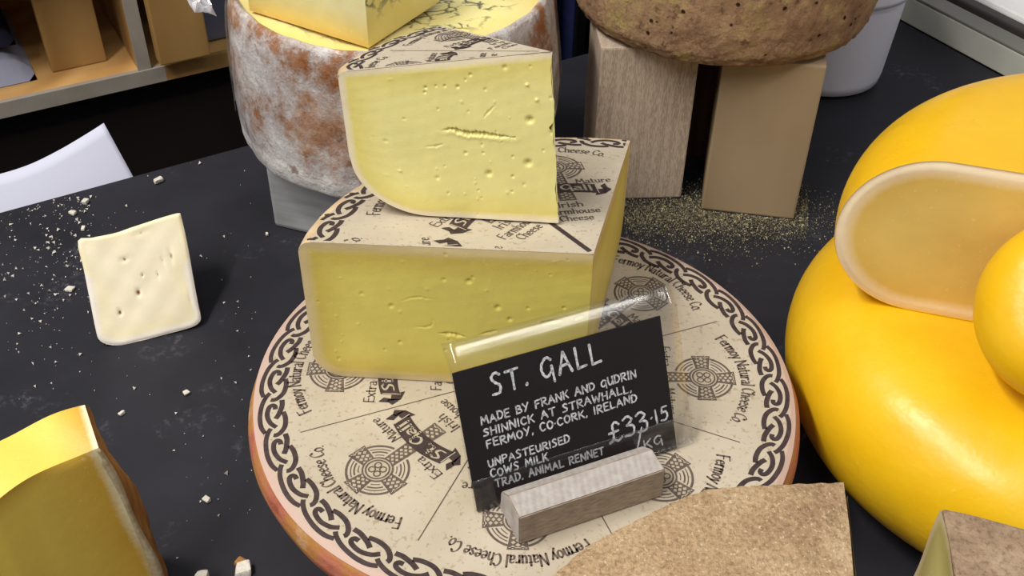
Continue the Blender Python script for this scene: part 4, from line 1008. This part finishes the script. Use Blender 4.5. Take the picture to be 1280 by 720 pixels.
# top cut face
v = []; f = []; ed = []; nu, nv = 60, 24
def topc(a, b):      # a: along from the rind end, b: far->front
    p = far+(fl2-far)*a; q = fro+(nl2-fro)*a; q = q+unit(far-fro)*(.004*math.sin(math.pi*min(1, a*2.2))); p = p+unit(far-fro)*.0015*math.sin(a*9)
    r_ = p+(q-p)*b; r_[2] += .0008*math.sin(a*14+b*3)-.002*b*b; return r_
Lw = np.linalg.norm(fl2-far)
for i in range(nu+1):
    for j in range(nv+1): v.append(topc(i/nu, j/nv)); ed.append(min(i/nu*Lw, .02))
for i in range(nu):
    for j in range(nv): k = i*(nv+1)+j; f.append((k, k+1, k+nv+2, k+nv+1))
b0 = len(v); nz = 40
for i in range(nu+1):
    for j in range(nz+1):
        q = topc(i/nu, 1).copy(); zz = q[2]; q[2] = zz*(1-j/nz)+.0005*(j/nz); z_ = 1-j/nz; q = q+rn*(.012*math.sin(math.pi*min(1, (1-z_)*.62))*math.sin(math.pi*.25)+.0012*math.sin(9*z_))*max(0, 1-i/nu*3)*.97*(j > 0); q = q+np.array([.0, -1, 0])*.0012*math.sin(j/nz*5+i*.2)*(j > 0); v.append(q); ed.append(min(i/nu*Lw*.55, (j/nz*ZY*.9+.006), .02))
for i in range(nu):
    for j in range(nz): k = b0+i*(nz+1)+j; f.append((k, k+1, k+nz+2, k+nz+1))
fix_normals(mesh_obj('paste', v, f, M_yel, yw, attrs={'edge': ed}))
v = []; f = []; nu, nv = 24, 30
for i in range(nu+1):
    for j in range(nv+1):
        a = i/nu; z = j/nv; p = fro+(far-fro)*a; bul = .012*math.sin(math.pi*min(1, (1-z)*.62))*math.sin(math.pi*(.25+.5*a))+.0012*math.sin(9*z+5*a)+.0006*math.sin(31*z)*math.sin(17*a)
        zz = p[2]-(.0006)-.002*(1-a)**2; lip = -.0003
        v.append(np.array([p[0], p[1], .0006+(zz-.0006)*z])+rn*(bul*1.0+lip))
for i in range(nu):
    for j in range(nv): k = i*(nv+1)+j; f.append((k, k+nv+1, k+nv+2, k+1))
N0 = len(v)
bk2 = [np.array([far[0], far[1], 0]), np.array([fl2[0], fl2[1], 0])]
v += [bk2[0]+ZZ*.0006, bk2[1]+ZZ*.0006, fl2-ZZ*.001, far-ZZ*.001]; f.append((N0, N0+1, N0+2, N0+3))
o = mesh_obj('rind', v, f, M_brownrind, yw); fix_normals(o)
# pale band where the rind meets the front cut
v = []; f = []; nv = 40
t = NT('pale_rind_band', .7, .3); t.col(t.ramp(t.noise(160, 5, .7), [(.3, L(150, 128, 92)), (.7, L(200, 184, 150))])); t.bump(t.noise(300, 4), .5, .001); M_band = t.m
du = unit(nl2-fro); fwd = unit(np.array([du[1], -du[0], 0])); fwd = fwd if fwd[1] < 0 else -fwd
for j in range(nv+1):
    z = j/nv; wd = (.0026+.0008*math.sin(z*9)+.0012*(1-z))*(1 if z < .93 else .6); bul = .012*math.sin(math.pi*min(1, (1-z)*.62))*math.sin(math.pi*.25)+.0012*math.sin(9*z)
    p = np.array([fro[0], fro[1], .0006+(ZY-.004)*z])
    for q in (p+rn*(bul+.0002), p+rn*bul+du*.0008+fwd*.0017, p+rn*bul*.98+du*wd*.7+fwd*.0015, p+rn*bul*.96+du*wd-fwd*.0004): v.append(q)
for j in range(nv):
    for i in range(3): k = j*4+i; f.append((k, k+1, k+5, k+4))
mesh_obj('rind_band', v, f, M_band, yw)

# ------------------------------------------------------------------ small white piece
M_wpaste = paste_mat('white_paste', L(240, 231, 203), L(236, 226, 190), L(234, 228, 218), .002, .006, .016)
M_bloom = rind_mat('bloomy_rind', [(.3, L(200, 190, 176)), (.6, L(226, 220, 210)), (.8, L(236, 232, 226))], 70, .5, .8)
wb = [G((123, 429), .004), G((250, 404), .004)]; ew = unit(wb[1]-wb[0]); nw = np.array([-ew[1], ew[0], 0]); tl = .62
upv = math.cos(tl)*ZZ+math.sin(tl)*nw; fnw = np.cross(ew, upv); fnw = fnw if fnw[2] > 0 else -fnw
def wxy(px): q = hit(px, wb[0], fnw)-wb[0]; return np.array([q@ew, q@upv])
ol = [(97, 301), (115, 297), (140, 292), (165, 284), (195, 274), (215, 268), (224, 266.5), (226, 270), (233, 300), (241, 345), (247, 378), (251, 396), (249, 403), (240, 409), (215, 416), (185, 424), (160, 430), (146, 432), (132, 430), (124, 425), (120, 415), (112, 375), (104, 335)]
pl = [wxy(p) for p in ol]; pl = [np.array(p) for p in smooth_curve(pl, 3, True)]; m = len(pl); ce = np.mean(pl, 0)
WT = .030
def WP(xy, d=0): return wb[0]+ew*xy[0]+upv*xy[1]+fnw*d
wc = thing('white_cheese_piece', 'small white cheese piece with soft rind and a few brown holes on the black counter', 'cheese', WP(ce)*np.array([1, 1, 0]))
v = []; ed = []; f = []; nr_ = 40
ymin = min(p[1] for p in pl)
holes = [(wxy(p), r_) for p, r_ in [((213, 318), .0014), ((173, 366), .0014), ((174, 291), .0011), ((155, 325), .0011), ((238, 373), .0008), ((150, 391), .0012), ((197, 342), .0006), ((178, 344), .0006), ((170, 318), .0006), ((204, 326), .0008), ((224, 329), .0006)]]
hd = []
for i in range(nr_+1):
    for p in pl:
        xy = ce+(p-ce)*i/nr_; dd = (1-i/nr_)*np.linalg.norm(p-ce)*.9; d = 0; hv_ = 0
        for c_, r_ in holes:
            k = math.exp(-(((xy[0]-c_[0])/r_)**2+((xy[1]-c_[1])/(r_*1.6))**2)); d -= .0016*k; hv_ = max(hv_, k)
        d += .0003*math.sin(xy[0]*300)*math.sin(xy[1]*260)-.0010*max(0, 1-dd/.0016)
        v.append(WP(xy, d)); ed.append(min(max(0, dd), max(0, xy[1]-ymin) if xy[1]-ymin < .012 else 1)+(.006 if (p[1] > ce[1] and xy[1] > ce[1]+.012) else 0)); hd.append(hv_)
for i in range(nr_):
    for j in range(m): k = (j+1) % m; f.append((i*m+j, i*m+k, (i+1)*m+k, (i+1)*m+j))
mh = NT('hole_tint'); 
nt = M_wpaste.node_tree; pbs = nt.nodes['Principled BSDF']; src = pbs.inputs['Base Color'].links[0].from_socket
at = nt.nodes.new('ShaderNodeAttribute'); at.attribute_name = 'hole'; rp = nt.nodes.new('ShaderNodeValToRGB'); rp.color_ramp.elements[0].position = .35; rp.color_ramp.elements[1].position = .8; nt.links.new(at.outputs['Fac'], rp.inputs['Fac'])
mxn = nt.nodes.new('ShaderNodeMix'); mxn.data_type = 'RGBA'; mxn.inputs[7].default_value = (*L(128, 78, 36), 1); nt.links.new(rp.outputs['Color'], mxn.inputs[0]); nt.links.new(src, mxn.inputs[6]); nt.links.new(mxn.outputs[2], pbs.inputs['Base Color'])
bpy.data.materials.remove(mh.m)
mesh_obj('paste', v, f, M_wpaste, wc, attrs={'edge': ed, 'hole': hd})
# rind and back: sides run back from the face, resting on the counter
v = []; f = []
for k, dp in ((0, -.0009), (1, -.004), (2, -.016), (3, WT*-.98)):
    for p in pl:
        xy = ce+(p-ce)*(1.0 if k < 3 else .97); q = WP(xy, dp)
        if q[2] < .0004: q[2] = .0004
        v.append(q)
for k in range(3):
    for j in range(m): i2 = (j+1) % m; f.append((k*m+j, k*m+i2, (k+1)*m+i2, (k+1)*m+j))
f.append(tuple(range(3*m, 4*m))); fix_normals(mesh_obj('rind', v, f, M_bloom, wc))

# ------------------------------------------------------------------ crumbs and dust
M_crumb = rind_mat('pale_crumb', [(.3, L(206, 198, 182)), (.7, L(236, 232, 222))], 300, .3)
def crumb_vf(c, s, r):
    q = r.normal(0, 1, (8, 3)); base = np.array([(x, y, z) for x in (-1, 1) for y in (-1, 1) for z in (-1, 1)], float)
    base = base*s*r.uniform(.7, 1.15, 3)*[.5, .5, .28]+q*s*.07; th = r.uniform(0, 6.28); R = np.array([[math.cos(th), -math.sin(th), 0], [math.sin(th), math.cos(th), 0], [0, 0, 1]])
    base = base@R.T; base[:, 2] -= base[:, 2].min()-.0001; base += c
    return list(base), [(0, 1, 3, 2), (4, 6, 7, 5), (0, 4, 5, 1), (2, 3, 7, 6), (0, 2, 6, 4), (1, 5, 7, 3)]
big = [((198, 227), .0068, 'pale oblong crumb on the black counter behind the small white piece, nearest the back edge'),
 ((107, 253), .0050, 'pale crumb on the black counter by the curled paper, right one of a close pair'), ((91, 267), .0052, 'pale crumb on the black counter below the curled paper, left one of a close pair'),
 ((88, 361), .0050, 'white crumb just left of the small white cheese piece'), ((258, 625), .0044, 'round white crumb alone on the counter between yellow wedge and printed wheel'),
 ((334, 293), .0032, 'small crumb at the corner of the grey wooden block'), ((152, 517), .0032, 'tiny crumb on the counter above the corner of the yellow wedge'),
 ((233, 491), .0032, 'tiny crumb left of the printed wheel, below the small white piece'), ((104, 286), .0036, 'crumb just behind the left corner of the small white piece')]
r = np.random.default_rng(12)
for px, s, lab_ in big:
    v, f = crumb_vf(G(px, .001)*np.array([1, 1, 0]), s, r); o = mesh_obj('crumb', v, f, M_crumb, smooth=False)
    bevel(o, s*.18, 2); tag(o, lab_, 'crumb', 'larger crumbs on the counter')
v, f = crumb_vf(G((305, 712), .002)*np.array([1, 1, 0]), .0085, r); tag(bevel(mesh_obj('cheese_scrap', v, f, M_crumb, smooth=False), .0012, 2), 'white cheese scrap on the dark counter beside the printed wheel at bottom', 'crumb')
v, f = crumb_vf(G((301, 704), .002)*np.array([1, 1, 0]), .006, r); tag(bevel(mesh_obj('rind_scrap', v, f, M_brownrind, smooth=False), .001, 2), 'brown rind scrap touching the white cheese scrap at bottom', 'crumb')
v, f = crumb_vf(G((252, 733), .004)*np.array([1, 1, 0]), .013, r); tag(bevel(mesh_obj('cheese_scrap', v, f, M_crumb, smooth=False), .002, 2), 'pale cheese scrap cut off by the bottom edge, beside the yellow wedge', 'crumb')
def scatter(name, n, sampler, smin, smax, mats, label, cat):
    v = []; f = []; fm = []
    tet = np.array([(1, 1, 1), (1, -1, -1), (-1, 1, -1), (-1, -1, 1)], float)
    k = 0
    while k < n:
        p = sampler()
        if p is None: continue
        s = smin+(smax-smin)*r.random()**3; q = tet*r.uniform(.5, 1, 3)*s*.5+r.normal(0, s*.12, (4, 3)); th = r.uniform(0, 6.28); c_, s_ = math.cos(th), math.sin(th)
        q = np.stack([q[:, 0]*c_-q[:, 1]*s_, q[:, 0]*s_+q[:, 1]*c_, q[:, 2]-q[:, 2].min()+.00005], 1)+[p[0], p[1], 0]
        b = len(v); v += list(q); f += [(b, b+1, b+2), (b, b+3, b+1), (b, b+2, b+3), (b+1, b+3, b+2)]; fm += [r.integers(len(mats))]*4; k += 1
    o = mesh_obj(name, v, f, mats, smooth=False, fmat=fm); return tag(o, label, cat, kind='stuff')
def s_left():
    k = r.random()
    if k < .55: p = (r.normal(70, 45), r.normal(320, 60))
    elif k < .8: p = (r.uniform(0, 320), r.uniform(200, 700))
    else: p = (r.normal(50, 30), r.normal(250, 20))
    w = G(p, 0)
    if (w-A0)@N1 > -.004 or p[0] < -20: return None
    if np.hypot(w[0]-WC[0], w[1]-WC[1]) < .147 or ((w-WP(ce))[:2]**2).sum() < .03**2: return None
    if p[0] < 215 and p[1] > 505: return None
    if p[0] > 325 and p[1] < 300: return None
    return w
scatter('cheese_crumbs', 420, s_left, .0005, .0024, [M_crumb, M_bloom], 'fine pale crumbs scattered over the left part of the black counter', 'crumbs')
M_d1 = plain('dust_tan', L(124, 116, 92), .9, .2); M_d2 = plain('dust_dark', L(82, 78, 66), .9, .2); M_d3 = plain('dust_light', L(170, 162, 132), .9, .2)
def s_dust():
    k = r.random()
    if k < .80: p = (r.uniform(765, 1010), 266+(r.normal(0, 15)))
    elif k < .93: p = (r.normal(880, 90), r.normal(288, 18))
    else: p = (r.uniform(840, 1045), r.normal(262, 16))
    w = G(p, 0)
    if np.hypot(w[0]-WC[0], w[1]-WC[1]) < .15 or np.hypot(w[0]-GC[0], w[1]-GC[1]) < .16: return None
    # not underneath the posts
    for pa, pb in (((738, 250.3), (851, 247.5)), ((876, 262), (992, 275))):
        a, c_ = G(pa, 0), G(pb, 0); e_ = unit(c_-a); n_ = np.array([-e_[1], e_[0], 0]); d = w-a
        if 0 < d@e_ < np.linalg.norm(c_-a) and -.0006 < d@n_ < .07: return None
    if p[0] < 780: return None
    return w
scatter('rind_dust', 14000, s_dust, .0003, .0014, [M_d1, M_d1, M_d2, M_d3], 'tan mite dust lying around the feet of the two wooden posts', 'dust')
bpy.context.view_layer.update()
